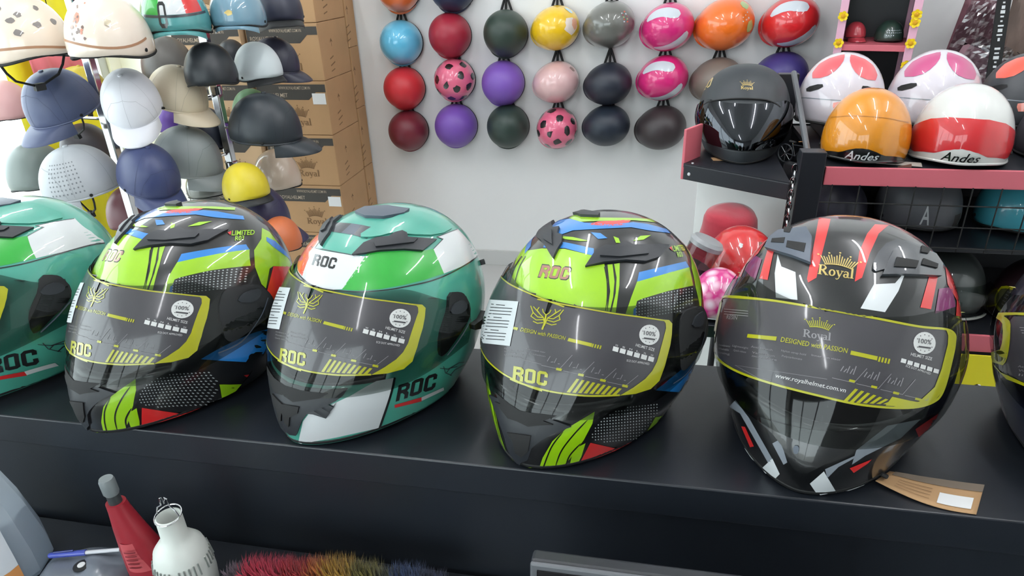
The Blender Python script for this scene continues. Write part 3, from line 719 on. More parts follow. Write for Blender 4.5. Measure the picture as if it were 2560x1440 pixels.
K.poly('vent_slot', [(420, 200), (500, 212), (492, 250), (415, 228)], M_rubber, lift=.006, thick=.001, mirror=1)
K.poly('vent_slot', [(405, 142), (440, 140), (430, 165), (405, 162)], M_rubber, lift=.006, thick=.001, mirror=1)
K.poly('crown_fairing', [(500, 95), (560, 80), (700, 92), (860, 108), (1000, 160), (1080, 240), (960, 190), (860, 150), (760, 250), (700, 380), (560, 370), (500, 340), (520, 200)], M_black, lift=.0002, thick=.0)
K.poly('side_fairing', [(800, 260), (870, 180), (980, 195), (1090, 262), (1060, 330), (960, 300), (860, 310), (790, 330)], G_dark, thick=.002, smooth=1)
K.poly('red_flash', [(1085, 240), (1102, 272), (1056, 492), (1008, 484), (1050, 335)], G_red, lift=.0006, mirror=1)
K.poly('red_flash', [(1120, 300), (1150, 340), (1200, 440), (1190, 525), (1168, 520), (1172, 452), (1130, 380)], G_red, lift=.0006, mirror=1)
K.poly('purple_flash', [(1092, 400), (1150, 392), (1166, 480), (1074, 512)], G_purple, lift=.0006, mirror=1)
K.poly('red_flash', [(205, 1018), (222, 1020), (262, 1108), (245, 1112)], G_red, lift=.0006)
K.poly('grey_wedge', [(150, 930), (200, 960), (330, 1190), (345, 1165), (240, 980), (180, 900)], G_grey, lift=.0006)
K.poly('white_wedge', [(275, 1228), (345, 1162), (378, 1232), (330, 1282)], G_white, lift=.0006)
K.poly('grey_wedge', [(345, 1095), (380, 1075), (412, 1180), (395, 1190)], G_grey, lift=.0007)
K.poly('grey_wedge', [(720, 1125), (860, 1015), (1010, 985), (920, 1070), (760, 1150), (700, 1190)], G_grey, lift=.0006)
K.poly('red_flash', [(690, 1205), (790, 1165), (770, 1185), (708, 1226)], G_red, lift=.0008)
K.poly('white_wedge', [(512, 1275), (575, 1220), (640, 1330), (560, 1346)], G_white, lift=.0006)
K.poly('grey_wedge', [(580, 1210), (800, 1110), (640, 1200), (590, 1250)], G_grey, lift=.0007)
K.poly('red_flash', [(985, 1030), (1088, 960), (1070, 1010), (1000, 1065)], G_red, lift=.0007)
K.poly('chin_vent', [(250, 960), (400, 1010), (560, 1040), (760, 1030), (700, 1100), (560, 1190), (480, 1230), (430, 1190), (380, 1070)], M_black, thick=.004, smooth=1)
K.poly('chin_button', [(443, 1100), (468, 1100), (466, 1135), (445, 1135)], G_vent2, lift=.004, thick=.002, smooth=1)
film = [(135, 436), (330, 452), (520, 482), (800, 532), (1000, 570), (1120, 582), (1158, 604), (1160, 640), (1150, 700), (1110, 850), (1062, 908), (950, 934), (750, 922), (560, 882), (330, 822), (170, 762), (84, 692), (85, 620), (112, 480)]
K.poly('visor_film', film, G_film, lift=.0008, on='visor', smooth=1)
K.line('film_border', film + [film[0], film[1]], 10, G_yel, lift=.0013, on='visor')
K.poly('film_border', [(1120, 582), (1158, 606), (1160, 640), (1150, 702), (1110, 852), (1062, 910), (950, 936), (860, 934), (1000, 905), (1070, 840), (1100, 760), (1128, 650), (1130, 610)], G_yel, lift=.0014, on='visor')
K.put('emblem_print', xf2(crown2(13), (555, 580), (66, 12), (3, -48)), G_yel, lift=.0014, on='visor', maxlen=16)
K.put('royal_print', fit_text(serif_royal(), (482, 616), (606, 634), 34, up=(.1, -1)), G_dim, lift=.0014, on='visor', maxlen=20)
K.text('slogan_print', text2('DESIGNED with PASSION', .006, .1), (382, 638), (680, 690), 22, G_yel, lift=.0014, on='visor', maxlen=20)
K.poly('bar_print', [(236, 604), (366, 616), (362, 634), (232, 620)], G_yel, lift=.0014, on='visor')
K.put('bar_print', merge2(poly2([(697, 678), (816, 704), (812, 722), (693, 696)]), *[poly2([(822 + 14 * i, 705 + 3 * i), (830 + 14 * i, 707 + 3 * i), (824 + 14 * i, 729 + 3 * i), (816 + 14 * i, 727 + 3 * i)]) for i in range(4)]), G_yel, lift=.0014, on='visor')
K.text('address_print', text2('www.royalhelmet.com.vn', .004, .15), (358, 798), (672, 866), 20, G_ink, lift=.0014, on='visor', maxlen=20)
badge(K, 1024, 644, 46)
film_common(K, None, [[(715 + 27 * i, 848 + 9 * i), (728 + 27 * i, 852 + 9 * i), (676 + 30 * i, 910 + 1.5 * i), (658 + 30 * i, 908 + 1.5 * i)] for i in range(7)] + [[(880, 884), (960, 902), (1000, 908), (950, 930), (850, 924)]],
            [[(922 + 29 * i, 712 + 9 * i), (944 + 29 * i, 718 + 9 * i), (940 + 29 * i, 736 + 9 * i), (917 + 29 * i, 730 + 9 * i)] for i in range(6)],
            [fit_text(text2('HELMET SIZE', .004), (962, 700), (1056, 722), 14), fit_text(text2('ECE DOT APPROVED', 0), (940, 750), (1050, 786), 10)],
            [stroke2([(612 + 108 * i, 800 + 26 * i), (710 + 108 * i, 822 + 26 * i), (768 + 108 * i, 758 + 24 * i)], 2.5) for i in range(4)] + [stroke2([(650 + 105 * i + 14 * k, 770 + 26 * i + 4 * k), (664 + 105 * i + 14 * k, 748 + 26 * i + 12 * (k % 2))], 4) for i in range(3) for k in range(5)],
            [fit_text(text2(t, 0), (x, y), (x + L, y + L * .17), 9) for t, x, y, L in (('Aerodynamic', 105, 655, 52), ('Washable', 105, 672, 46), ('lining', 105, 690, 50), ('Lightweight', 168, 660, 70), ('Quick release', 172, 680, 56), ('Anti scratch', 250, 664, 96), ('Ventilation', 255, 690, 100), ('microfibre', 255, 706, 110), ('Nylon strap hold', 385, 682, 110), ('Polycarbonate', 388, 706, 90), ('Inner sun visor', 520, 702, 130))] + [fit_text(text2('RESIN', .01, .2), (140, 536), (190, 540), 18)] + [stroke2([(130, 492 + 11 * i), (238, 502 + 11 * i)], 3) for i in range(3)] + [stroke2(q, 2) for q in ([(590, 806), (180, 744), (280, 800), (340, 812)],)])
for i in range(4): K.poly('tick_print', [(690 + 98 * i, 806 + 27 * i), (716 + 98 * i, 812 + 27 * i), (712 + 98 * i, 822 + 27 * i), (686 + 98 * i, 816 + 27 * i)], G_yel, lift=.0015, on='visor')
KIND['navy'].pieces += [p for p in K.pieces if p[3] == 'visor' or p[0] in ('brow_vent', 'chin_vent', 'side_fairing')]

M_navy = paint('navy_paint', (22, 26, 44))
helmet('mint', P_H['h0'], 'mint full-face helmet cut off by the picture edge, beside a lime one', G_mint)
helmet('neon', P_H['h1'], 'black and lime full-face helmet standing between the two mint helmets', M_black)
helmet('mint', P_H['h2'], 'mint green full-face helmet with white and bright green band, seen whole', G_mint)
helmet('neon', P_H['h3'], 'black and lime full-face helmet beside the black one with red stripes', M_black)
helmet('royal', P_H['h4'], 'black full-face helmet with two red crown stripes and gold crown emblem', M_black)
helmet('navy', P_H['h5'], 'dark full-face helmet at the far end, only its visor edge in view', M_navy)
# ------------------------------------------------------------------ open helmets and caps
class Dome:
    """An open half helmet: front is -Y, crown is +Z, rim near z = 0."""
    def __init__(s, k=1.0, fy=.128, by=.135, w=.108, h=.145, ear=.03, front=.0, back=.025, skirt_in=.004):
        s.fy, s.by, s.w, s.h = fy * k, by * k, w * k, h * k; s.ear, s.front, s.back, s.k, s.si = ear * k, front * k, back * k, k, skirt_in * k
    def depth(s, a):
        c = math.cos(a); e = abs(math.sin(a)) ** 3
        return (s.front if c > 0 else s.back) * abs(c) ** 1.5 + s.ear * e
    def p(s, a, phi, off=0.0):
        """a: 0 front, 90 right side as worn-from-front (+x); phi: 0 crown, 90 widest, 100 rim (degrees)"""
        a_, f = rad(a), rad(min(phi, 90)); c, sn = math.cos(a_), math.sin(a_)
        r = math.sin(f) ** .92; z = s.h * math.cos(f) ** .96 if phi < 90 else 0
        y = -(s.fy if c > 0 else s.by) * c * r; x = s.w * sn * r
        if phi > 90:
            t = (phi - 90) / 10; z = -t * s.depth(a_); x *= 1 - s.si / s.w * t; y *= 1 - s.si / s.w * t
        v = Vector((x, y, z))
        if off: v += s.n(a, phi) * off
        return v
    def n(s, a, phi):
        phi = min(phi, 99.5); e = .6
        if phi < 1.2: return Vector((0, 0, 1))
        d1 = s.p(a + e, phi) - s.p(a - e, phi); d2 = s.p(a, phi + .4) - s.p(a, max(0, phi - .4))
        n = d2.cross(d1)
        if n.length < 1e-12: return Vector((0, 0, 1))
        n.normalize(); c = s.p(a, phi)
        if n.dot(Vector((c.x, c.y, c.z + .02))) < 0: n = -n
        return n
    def shell(s, name, na=48, nr=14):
        V = [s.p(0, 0)]; F = []
        ph = [90 * (i + 1) / nr for i in range(nr)] + [95, 100]
        for f in ph:
            for k in range(na): V.append(s.p(360 * k / na, f))
        for k in range(na): F.append((0, 1 + k, 1 + (k + 1) % na))
        for i in range(len(ph) - 1):
            for k in range(na): F.append((1 + i * na + k, 1 + (i + 1) * na + k, 1 + (i + 1) * na + (k + 1) % na, 1 + i * na + (k + 1) % na))
        me = bpy.data.meshes.new(name); me.from_pydata(V, [], F); me.update()
        bm = bmesh.new(); bm.from_mesh(me); bmesh.ops.recalc_face_normals(bm, faces=bm.faces); bm.to_mesh(me); bm.free()
        if me.polygons[0].normal.z < 0: me.flip_normals()
        me.polygons.foreach_set('use_smooth', [True] * len(me.polygons)); return me
    def patch(s, name, m2, lift=.0006, thick=0.0, maxlen=6.0):
        """a flat piece in (azimuth, polar) degrees laid on the dome"""
        V, F = refine(m2, maxlen)
        return lift_mesh([s.p(a, f) for a, f in V], [s.n(a, f) for a, f in V], F if s.ccw(F, V) else [tuple(reversed(f)) for f in F], lift, thick, False, name)
    def ccw(s, F, V):
        f = F[0]; p = [s.p(*V[i]) for i in f]; n = (p[1] - p[0]).cross(p[2] - p[0]); return n.dot(s.n(*V[f[0]])) > 0
    def bill(s, name, length, drop, span=62, a0=0.0, thick=.004, droop2=.02):
        NU, NV = 22, 6; V = []; F = []
        for lay_ in (0, 1):
            for i in range(NU + 1):
                t = i / NU * 2 - 1; a = t * span + a0
                base = s.p(a, 98); d = Vector((math.sin(rad(a)) * .35, -1, 0)).normalized()
                L = length * s.k * (1 - abs(t) ** 2.4) + .004
                for j in range(NV + 1):
                    u = j / NV; p = base + d * (L * u - .006) + Vector((0, 0, -drop * s.k * u * u * (1 - .25 * t * t) - droop2 * s.k * t * t * u - lay_ * thick))
                    V.append(p)
        o = (NU + 1) * (NV + 1)
        for i in range(NU):
            for j in range(NV):
                a = i * (NV + 1) + j; b = a + NV + 1
                F += [(a, b, b + 1, a + 1), (o + a, o + a + 1, o + b + 1, o + b)]
        for i in range(NU): a = i * (NV + 1) + NV; b = a + NV + 1; F.append((a, b, o + b, o + a)); a = i * (NV + 1); b = a + NV + 1; F.append((b, a, o + a, o + b))
        me = bpy.data.meshes.new(name); me.from_pydata(V, [], F); me.update()
        bm = bmesh.new(); bm.from_mesh(me); bmesh.ops.recalc_face_normals(bm, faces=bm.faces); bm.to_mesh(me); bm.free()
        me.polygons.foreach_set('use_smooth', [True] * len(me.polygons)); me.set_sharp_from_angle(angle=rad(50)); return me
    def rim(s, name, r=.004, f=100, n=60):
        return MB().tube([s.p(360 * k / n, f, -.001) for k in range(n)], r * s.k, 6, closed=True).mesh(name)

_rivet = {}
def open_helmet(name, M, label, cat, group, shell_m, D, style='half', bill_m=None, trim_m=None, patches=(), rivets=True, strap=None, rivet_m=None, seam=False):
    """patches: (part name, 2D mesh in degrees, material, lift)"""
    e = empty(name, M, label, cat, group)
    o = obj('shell', D.shell('shell'), shell_m, e); o.data.materials.append(M_liner)
    md = o.modifiers.new('wall', 'SOLIDIFY'); md.thickness = .009 * D.k; md.offset = -1; md.material_offset = 1; md.material_offset_rim = 1
    obj('rim_trim', D.rim('rim_trim', .0042), trim_m or M_rubber, e)
    if style == 'cap': obj('bill', D.bill('bill', .075, .034), bill_m or shell_m, e)
    elif style == 'peak': obj('peak', D.bill('peak', .040, .018, 70), bill_m or M_blackmat, e)
    elif style == 'lip': obj('front_lip', D.bill('front_lip', .014, .006, 58, thick=.006), bill_m or shell_m, e)
    if rivets:
        for sgn in (-1, 1):
            p = D.p(sgn * 82, 93, .001)
            MB().lathe([(.0055 * D.k, -.002), (.0055 * D.k, .0016), (.003 * D.k, .0024)], 10, R=Matrix.Rotation(sgn * math.pi / 2, 3, 'Y'), c=p).build('rivet', rivet_m or M_rubber, e)
    if seam:
        obj('crown_seam', D.patch('crown_seam', stroke2([(0, 6), (0, 30), (0, 60), (0, 92)], 1.2), .0008), trim_m or M_rubber, e)
    for nm, m2, m, lf in patches: obj(nm, D.patch(nm, m2, lf), m, e)
    if strap:
        k = D.k
        for sgn in (-1, 1):
            a = D.p(sgn * 84, 99); b = Vector(strap) if not isinstance(strap, bool) else Vector((0, -.01, -.10 * k))
            mid = (a + b) / 2 + Vector((sgn * .012 * k, 0, -.012 * k))
            MB().tube([a + Vector((-sgn * .006, 0, .01)), a.lerp(mid, .5), mid, b], .0035 * k, 6).build('chin_strap', M_rubber, e)
        if isinstance(strap, bool): MB().box(b, (.030 * k, .014 * k, .02 * k), bev=.002).build('strap_buckle', M_blackmat, e)
    return e
def cell(cx, cy, rx, ry, n=8, seed=0):
    rr = random.Random(seed); return poly2([(cx + rx * (.7 + .5 * rr.random()) * math.cos(k * 2 * math.pi / n), cy + ry * (.7 + .5 * rr.random()) * math.sin(k * 2 * math.pi / n)) for k in range(n)])

# ------------------------------------------------------------------ hat racks by the shop front
hats = [  # kind, px, py, Y, width in px, yaw, tilt, colour, finish, style, label
    ('half_helmet', 52, 66, 2.02, 225, 80, 4, (226, 208, 190), 'g', 'half', 'cream half helmet printed with grey leaves, high on the rack'),
    ('half_helmet', 262, 62, 2.02, 215, 10, 6, (228, 212, 196), 'g', 'half', 'cream half helmet with pink flower print beside the chrome pole'),
    ('half_helmet', 432, 14, 2.26, 185, 30, 4, (80, 150, 150), 'g', 'lip', 'teal retro helmet with green white and red patches'),
    ('half_helmet', 590, 10, 2.40, 150, 15, 6, (104, 140, 158), 'g', 'lip', 'glossy grey-blue half helmet at the top of the rack'),
    ('half_helmet', 690, 2, 2.68, 140, 40, 6, (40, 42, 58), 'm', 'peak', 'dark helmet with short clear-edged peak beside the cartons'),
    ('half_helmet', 12, 248, 2.35, 130, 60, 8, (206, 158, 156), 'm', 'half', 'dusty pink half helmet cut off by the picture edge'),
    ('cap_helmet', 205, 210, 2.55, 120, 100, 6, (182, 160, 42), 'm', 'cap', 'mustard cap helmet half hidden behind the slate blue one'),
    ('cap_helmet', 138, 238, 2.15, 172, -12, 16, (84, 92, 122), 'm', 'cap', 'slate blue cap helmet with chin strap hanging beside it'),
    ('cap_helmet', 320, 236, 2.10, 158, 26, 30, (222, 222, 228), 'm', 'cap', 'white cap helmet with its bill hanging straight down'),
    ('cap_helmet', 446, 218, 2.30, 146, 84, 18, (214, 198, 172), 'm', 'cap', 'cream cap helmet tucked behind the white one'),
    ('half_helmet', 415, 142, 2.70, 140, 20, 4, (92, 88, 84), 'm', 'half', 'brown-grey half helmet above the cream cap'),
    ('half_helmet', 522, 158, 2.30, 142, 20, 6, (36, 40, 44), 'm', 'half', 'plain black half helmet beside the pale silver one'),
    ('half_helmet', 578, 128, 2.82, 80, 20, 6, (42, 44, 48), 'm', 'half', 'small black half helmet peeping out behind the rack pole'),
    ('half_helmet', 644, 150, 2.52, 124, 62, 6, (206, 214, 216), 'm', 'peak', 'pale silver half helmet with black wavy peak'),
    ('cap_helmet', 688, 138, 2.68, 118, 100, 10, (48, 48, 64), 'm', 'cap', 'indigo cap helmet behind the pale silver one'),
    ('half_helmet', 425, 296, 2.55, 84, 20, 6, (108, 74, 160), 'm', 'half', 'small purple half helmet showing between the white and cream caps'),
    ('half_helmet', 505, 318, 2.50, 140, 10, 6, (50, 56, 74), 'm', 'half', 'navy half helmet under the cream cap bill'),
    ('cap_helmet', 470, 375, 2.28, 165, 90, 12, (132, 138, 138), 'm', 'cap', 'silver-grey cap helmet behind the navy cap'),
    ('cap_helmet', 372, 418, 2.05, 160, 64, 24, (58, 66, 104), 'm', 'cap', 'navy cap helmet with its bill towards the cartons'),
    ('half_helmet', 88, 412, 2.25, 155, 30, 4, (116, 126, 122), 'm', 'half', 'grey-green half helmet low by the bright window'),
    ('half_helmet', 208, 352, 2.52, 120, 0, 6, (74, 70, 74), 'm', 'half', 'charcoal half helmet between the two grey ones'),
    ('cap_helmet', 190, 428, 2.02, 178, -28, 6, (176, 180, 184), 'm', 'cap', 'light grey cap helmet with perforated side'),
    ('half_helmet', 330, 512, 2.47, 140, 10, 6, (100, 56, 62), 'm', 'half', 'maroon half helmet low behind the lime and black full-face'),
    ('half_helmet', 508, 452, 2.40, 100, 20, 6, (140, 142, 134), 'g', 'lip', 'small silver half helmet beside the yellow one'),
    ('half_helmet', 612, 450, 2.18, 122, 60, 4, (208, 188, 44), 'm', 'peak', 'yellow half helmet with black peak'),
    ('half_helmet', 628, 262, 2.62, 110, 20, 6, (112, 156, 112), 'm', 'half', 'pale green half helmet behind the big black cap'),
    ('cap_helmet', 664, 296, 2.36, 172, 100, 6, (36, 42, 48), 'm', 'cap', 'black cap helmet with its bill against the cartons'),
    ('half_helmet', 690, 420, 2.70, 130, 30, 6, (198, 178, 158), 'g', 'half', 'beige half helmet in front of a carton emblem'),
    ('cap_helmet', 640, 520, 2.30, 165, 90, 6, (50, 48, 78), 'm', 'cap', 'indigo cap helmet right under the yellow one'),
    ('half_helmet', 700, 582, 2.15, 112, 20, 6, (200, 108, 66), 'm', 'half', 'orange half helmet behind the lime and black full-face'),
]
RACKX = [(-2.03, 2.28), (-1.665, 2.47)]
racks = []
for i, (x, y) in enumerate(RACKX):
    e = empty('hat_rack', (x, y, 0), ['chrome pole rack of caps nearest the bright shop front', 'chrome pole rack of caps beside the cartons'][i], 'rack', 'chrome hat racks')
    MB().lathe([(.22, 0), (.22, .012), (.03, .03), (.02, .05)], 28).build('base', M_chrome, e)
    MB().box((0, 0, .87), (.032, .032, 1.66), bev=.004).build('pole', M_chrome, e)
    for zz in (.55, .85, 1.15, 1.42): MB().lathe([(.026, zz - .015), (.026, zz + .015)], 16).build('collar', M_chrome, e)
    MB().lathe([(.03, 1.70), (.022, 1.72), (.0, 1.73)], 16).build('finial', M_chrome, e)
    racks.append(e)
bpy.context.view_layer.update()
for (nm, px, py, Y, wpx, yaw, tilt, colr, fin, sty, lab) in hats:
    c = at_y(px, py, Y); dist = (c - CAM_LOC).dot(c_fwd)
    k = wpx * dist / FPX / .245 * (1.0 if sty != 'cap' else .98)
    D = Dome(k, h=.150 if sty == 'cap' else .145, ear=.028 if sty != 'cap' else .012, back=.03 if sty != 'cap' else .016, front=0 if sty != 'cap' else .008)
    m = paint('shell_%02x%02x%02x' % colr, colr) if fin == 'g' else matte('matte_%02x%02x%02x' % colr, colr, .42)
    M = T(c) @ Rz(yaw) @ Rx(tilt) @ T(0, 0, -.06 * k)
    pt = []
    if 'leaves' in lab:
        gl = mat('leaf_print', (120, 112, 108), .4, coat=1)
        for q, (a, f) in enumerate([(-52, 55), (-40, 48), (-45, 68), (-18, 60), (-5, 40), (-70, 40), (10, 58)]): pt.append(('leaf_print', cell(a, f, 6, 3.5, 10, q), gl, .0006))
        pt.append(('brown_band', stroke2([(a, 84 + 2 * math.sin(a / 20)) for a in range(-110, 111, 10)], 2.5), mat('tan_trim', (166, 122, 92), .5), .0006))
    if 'flower print' in lab:
        gl = mat('flower_print', (210, 140, 118), .4, coat=1); g2 = mat('flower_print_brown', (122, 100, 92), .4, coat=1)
        for q in range(22):
            rr = random.Random(q); pt.append(('flower_print', cell(-22 + 26 * rr.random(), 28 + 46 * rr.random(), 2.2, 2.0, 6, q), g2 if q % 3 else gl, .0006))
        pt.append(('flower_print', cell(-10, 48, 6, 7, 10, 5), gl, .0005))
        pt.append(('vent_knob', cell(40, 58, 5, 4, 12, 3), mat('champagne', (196, 184, 160), .2, metal=.6), .003))
        pt.append(('brown_band', stroke2([(a, 80 + 5 * math.sin((a - 10) / 30)) for a in range(-60, 100, 10)], 2.5), mat('tan_trim', (166, 122, 92), .5), .0006))
    if 'retro' in lab:
        pt += [('green_patch', poly2([(-60, 30), (-20, 30), (-20, 72), (-60, 72)]), G_green, .0006), ('white_patch', poly2([(-20, 30), (25, 30), (25, 72), (-20, 72)]), G_white, .0006), ('red_patch', poly2([(25, 30), (60, 30), (60, 72), (25, 72)]), G_red, .0006),
               ('number_print', xf2(stroke2([(.1, .15), (.1, .85), (.2, .95), (.5, .95), (.6, .85), (.6, .15), (.5, .05), (.2, .05)], .16, True), (-22, 86), (22, 0), (0, -30)), M_black, .0012), ('dark_band', stroke2([(a, 74) for a in range(-70, 71, 10)], 3), G_dark, .0009)]
    if 'grey-blue' in lab: pt.append(('badge', cell(0, 72, 9, 4, 10, 1), G_gold, .0008))
    if 'perforated' in lab:
        holes = [poly2([(28 + 6 * i + 1.3 * math.cos(t), 42 + 6 * j + 1.3 * math.sin(t)) for t in (0, 1.05, 2.1, 3.14, 4.2, 5.24)]) for i in range(9) for j in range(8)]
        pt.append(('perforation', merge2(*holes), mat('hole_grey', (120, 124, 128), .7), .0004))
    seam = sty == 'cap'
    if seam:
        for a in (0, 60, 120, 180, 240, 300): pt.append(('seam', stroke2([(a, 8), (a, 30), (a, 60), (a, 92)], .5), mat('seam_' + m.name, tuple(int(v * .8) for v in colr), .6), .0004))
        pt.append(('front_panel_seam', stroke2([(-50, 92), (-44, 70), (-30, 52), (0, 46), (30, 52), (44, 70), (50, 92)], .5), mat('seam_' + m.name, tuple(int(v * .8) for v in colr), .6), .0004))
    e = open_helmet(nm, M, lab, 'helmet', 'open helmets and caps on the chrome racks', m, D, sty, bill_m=(M_blackmat if sty == 'peak' else None), trim_m=(m if sty == 'cap' else None), patches=pt, strap=(True if any(q in lab for q in ('slate', 'leaves', 'light grey', 'nothing')) else None))
    if seam: MB().lathe([(.009 * k, 0), (.008 * k, .004 * k), (.0, .006 * k)], 12, c=D.p(0, 0)).build('crown_button', m, e)
    # the rack arm that carries it
    j = 0 if px < 400 else 1
    tip = M @ Vector((0, 0, .05 * k)); pole = Vector((RACKX[j][0], RACKX[j][1], tip.z - .05))
    a = MB().tube([pole - Vector((RACKX[j][0], RACKX[j][1], 0)), pole.lerp(Vector((tip.x, tip.y, tip.z - .05)), .9) - Vector((RACKX[j][0], RACKX[j][1], 0)), tip - Vector((RACKX[j][0], RACKX[j][1], .012))], .006, 8)
    a.lathe([(.035, 0), (.035, .006)], 16, c=tip - Vector((RACKX[j][0], RACKX[j][1], .014)))
    a.build('hat_arm', M_chrome, racks[j])
# banners hung behind the racks
def banner(nm, x, y0, y1, z0, z1, m, lab):
    e = empty(nm, (x, (y0 + y1) / 2, z0), lab, 'banner', 'banners in the shop window')
    V = []; F = []; n = 24
    for i in range(n + 1):
        y = y0 + (y1 - y0) * i / n
        for z in (z0, z1): V.append((.012 * math.sin(i * .9 + z * 3), y - (y0 + y1) / 2, z - z0))
    for i in range(n): F.append((2 * i, 2 * i + 2, 2 * i + 3, 2 * i + 1))
    me = bpy.data.meshes.new('sheet'); me.from_pydata(V, [], F); me.polygons.foreach_set('use_smooth', [True] * n)
    o = obj('sheet', me, m, e); md = o.modifiers.new('thick', 'SOLIDIFY'); md.thickness = .002
    MB().tube([(0, y0 - (y0 + y1) / 2 - .02, z1 - z0), (0, y1 - (y0 + y1) / 2 + .02, z1 - z0)], .008, 8).build('rod', M_chrome, e)
    MB().tube([(0, 0, z1 - z0), (0, 0, ZC - z0 - .001)], .002, 5).build('cord', M_rubber, e)
    return e
M_byel = mat('yellow_vinyl', (238, 226, 40), .5); M_bpink = mat('pink_vinyl', (236, 128, 138), .5)
banner('banner', -2.72, 2.58, 3.03, .05, 1.62, M_byel, 'yellow vinyl banner behind the caps nearest the window')
banner('banner', -2.66, 2.66, 3.02, 1.10, 1.36, M_bpink, 'pink vinyl banner behind the caps')
banner('banner', -2.40, 3.20, 3.44, .05, .95, M_byel, 'narrow yellow banner in the corner behind the racks')
# ------------------------------------------------------------------ cartons
M_kraft = mat('kraft_board', (178, 140, 100), .75, vary=.05, vscale=6, bump=.03, bump_scale=120)
M_kraft2 = mat('kraft_board_pale', (196, 164, 128), .75, vary=.05, vscale=6)
M_bprint = mat('carton_print', (62, 58, 54), .6); M_bcrown = mat('carton_brown_print', (120, 88, 56), .7); M_bink = mat('carton_pale_print', (176, 160, 140), .7)
M_tape = mat('carton_tape', (190, 156, 112), .3); M_stick = mat('white_sticker', (226, 226, 226), .5)
pal = empty('pallet', (-1.85, 3.195, 0), 'low wooden pallet under the kraft cartons', 'pallet')
for i in range(5): MB().box((-.34 + .17 * i, 0, .062), (.12, .31, .022), bev=.002).build('slat', mat('raw_wood', (170, 140, 104), .8, vary=.1), pal)
for i in range(3): MB().box((0, -.13 + .13 * i, .0255), (.8, .06, .05), bev=.002).build('bearer', mat('raw_wood', (170, 140, 104), .8), pal)
HB = .254
_cart = {}
def flat_piece(poly, y, m2=None):
    m2 = m2 or poly2(poly); me = bpy.data.meshes.new('print'); V, F = m2
    me.from_pydata([(x, y, z) for x, z in V], [], F); me.update(); return me
def carton(x0, y0, z0, w, d, h, lab, m, sticker=False, front=True):
    e = empty('carton', (x0 + w / 2, y0 + d / 2, z0), lab, 'box', 'kraft helmet cartons')
    MB().box((0, 0, h / 2), (w, d, h - .002), bev=.003).build('body', m, e)
    f = -d / 2 - .0008
    if front:
        key = (w, h)
        if key not in _cart:
            L, R = -w / 2 + .004, w / 2 - .004
            band = flat_piece([(L, h * .94), (R, h * .94), (R, h * .80), (R - .05, h * .80), (R - .09, h * .66), (L, h * .66)], f); band.materials.append(M_bprint)
            t = merge2(fit_text(text2('WWW.ROYALHELMET.COM.VN', .004), (-.06, h * .85), (.10, h * .85), .014, up=(0, 1)), fit_text(text2('ROYALHELMET', .006), (-.16, h * .71), (-.02, h * .71), .018, up=(0, 1)))
            tx = flat_piece(None, f - .0006, t); tx.materials.append(M_bink)
            cr = flat_piece(None, f - .0003, xf2(crown2(), (.02, h * .34), (.055, 0), (0, .055))); cr.materials.append(M_bcrown)
            ry = flat_piece(None, f - .0003, fit_text(serif_royal(), (-.03, h * .19), (.08, h * .19), .032, up=(0, 1))); ry.materials.append(M_bcrown)
            _cart[key] = (band, tx, cr, ry)
        for nm, me in zip(('printed_band', 'band_lettering', 'crown_print', 'royal_print'), _cart[key]): obj(nm, me, None, e)
        if sticker:
            obj('white_sticker', flat_piece([(w / 2 - .075, h * .58), (w / 2 - .008, h * .58), (w / 2 - .008, h * .78), (w / 2 - .075, h * .78)], f - .0006), M_stick, e)
    # handling marks on the side
    s = w / 2 + .0008
    marks = merge2(poly2([(-.05, h * .62), (-.035, h * .64), (-.02, h * .62), (-.035, h * .70)]), stroke2([(-.035, h * .62), (-.035, h * .55)], .004), stroke2([(-.07, h * .34), (-.03, h * .38)], .006), stroke2([(-.07, h * .22), (-.02, h * .27)], .006), stroke2([(-.07, h * .12), (-.03, h * .15)], .005))
    me = bpy.data.meshes.new('handling_marks'); me.from_pydata([(s, y, z) for y, z in marks[0]], [], marks[1]); me.update(); obj('handling_marks', me, M_bcrown, e)
    MB().box((0, 0, h - .0008), (w - .01, .05, .0016)).build('packing_tape', M_tape, e)
    return e
rows = ['on the pallet', 'second from the floor', 'third from the floor', 'fourth from the floor', 'fifth from the floor', 'topmost']
for r in range(6):
    carton(-1.84, 3.045, .075 + HB * r, .36, .315, HB, 'kraft carton with crown print, stack beside the white wall, %s' % rows[r], M_kraft, sticker=r in (1, 3))
    carton(-2.21, 3.02, .075 + HB * r, .355, .315, HB, 'kraft carton behind the hat rack, left stack, %s' % rows[r], M_kraft2)
zz = 0.0
for r in range(5):
    hh = (.30, .29, .31, .30, .28)[r]
    carton(-1.80, 3.366, zz, .325, .105, hh, 'narrow kraft carton against the wall behind the stack, %s' % (['on the floor', 'second up', 'third up', 'fourth up', 'topmost'][r]), M_kraft, front=False); zz += hh
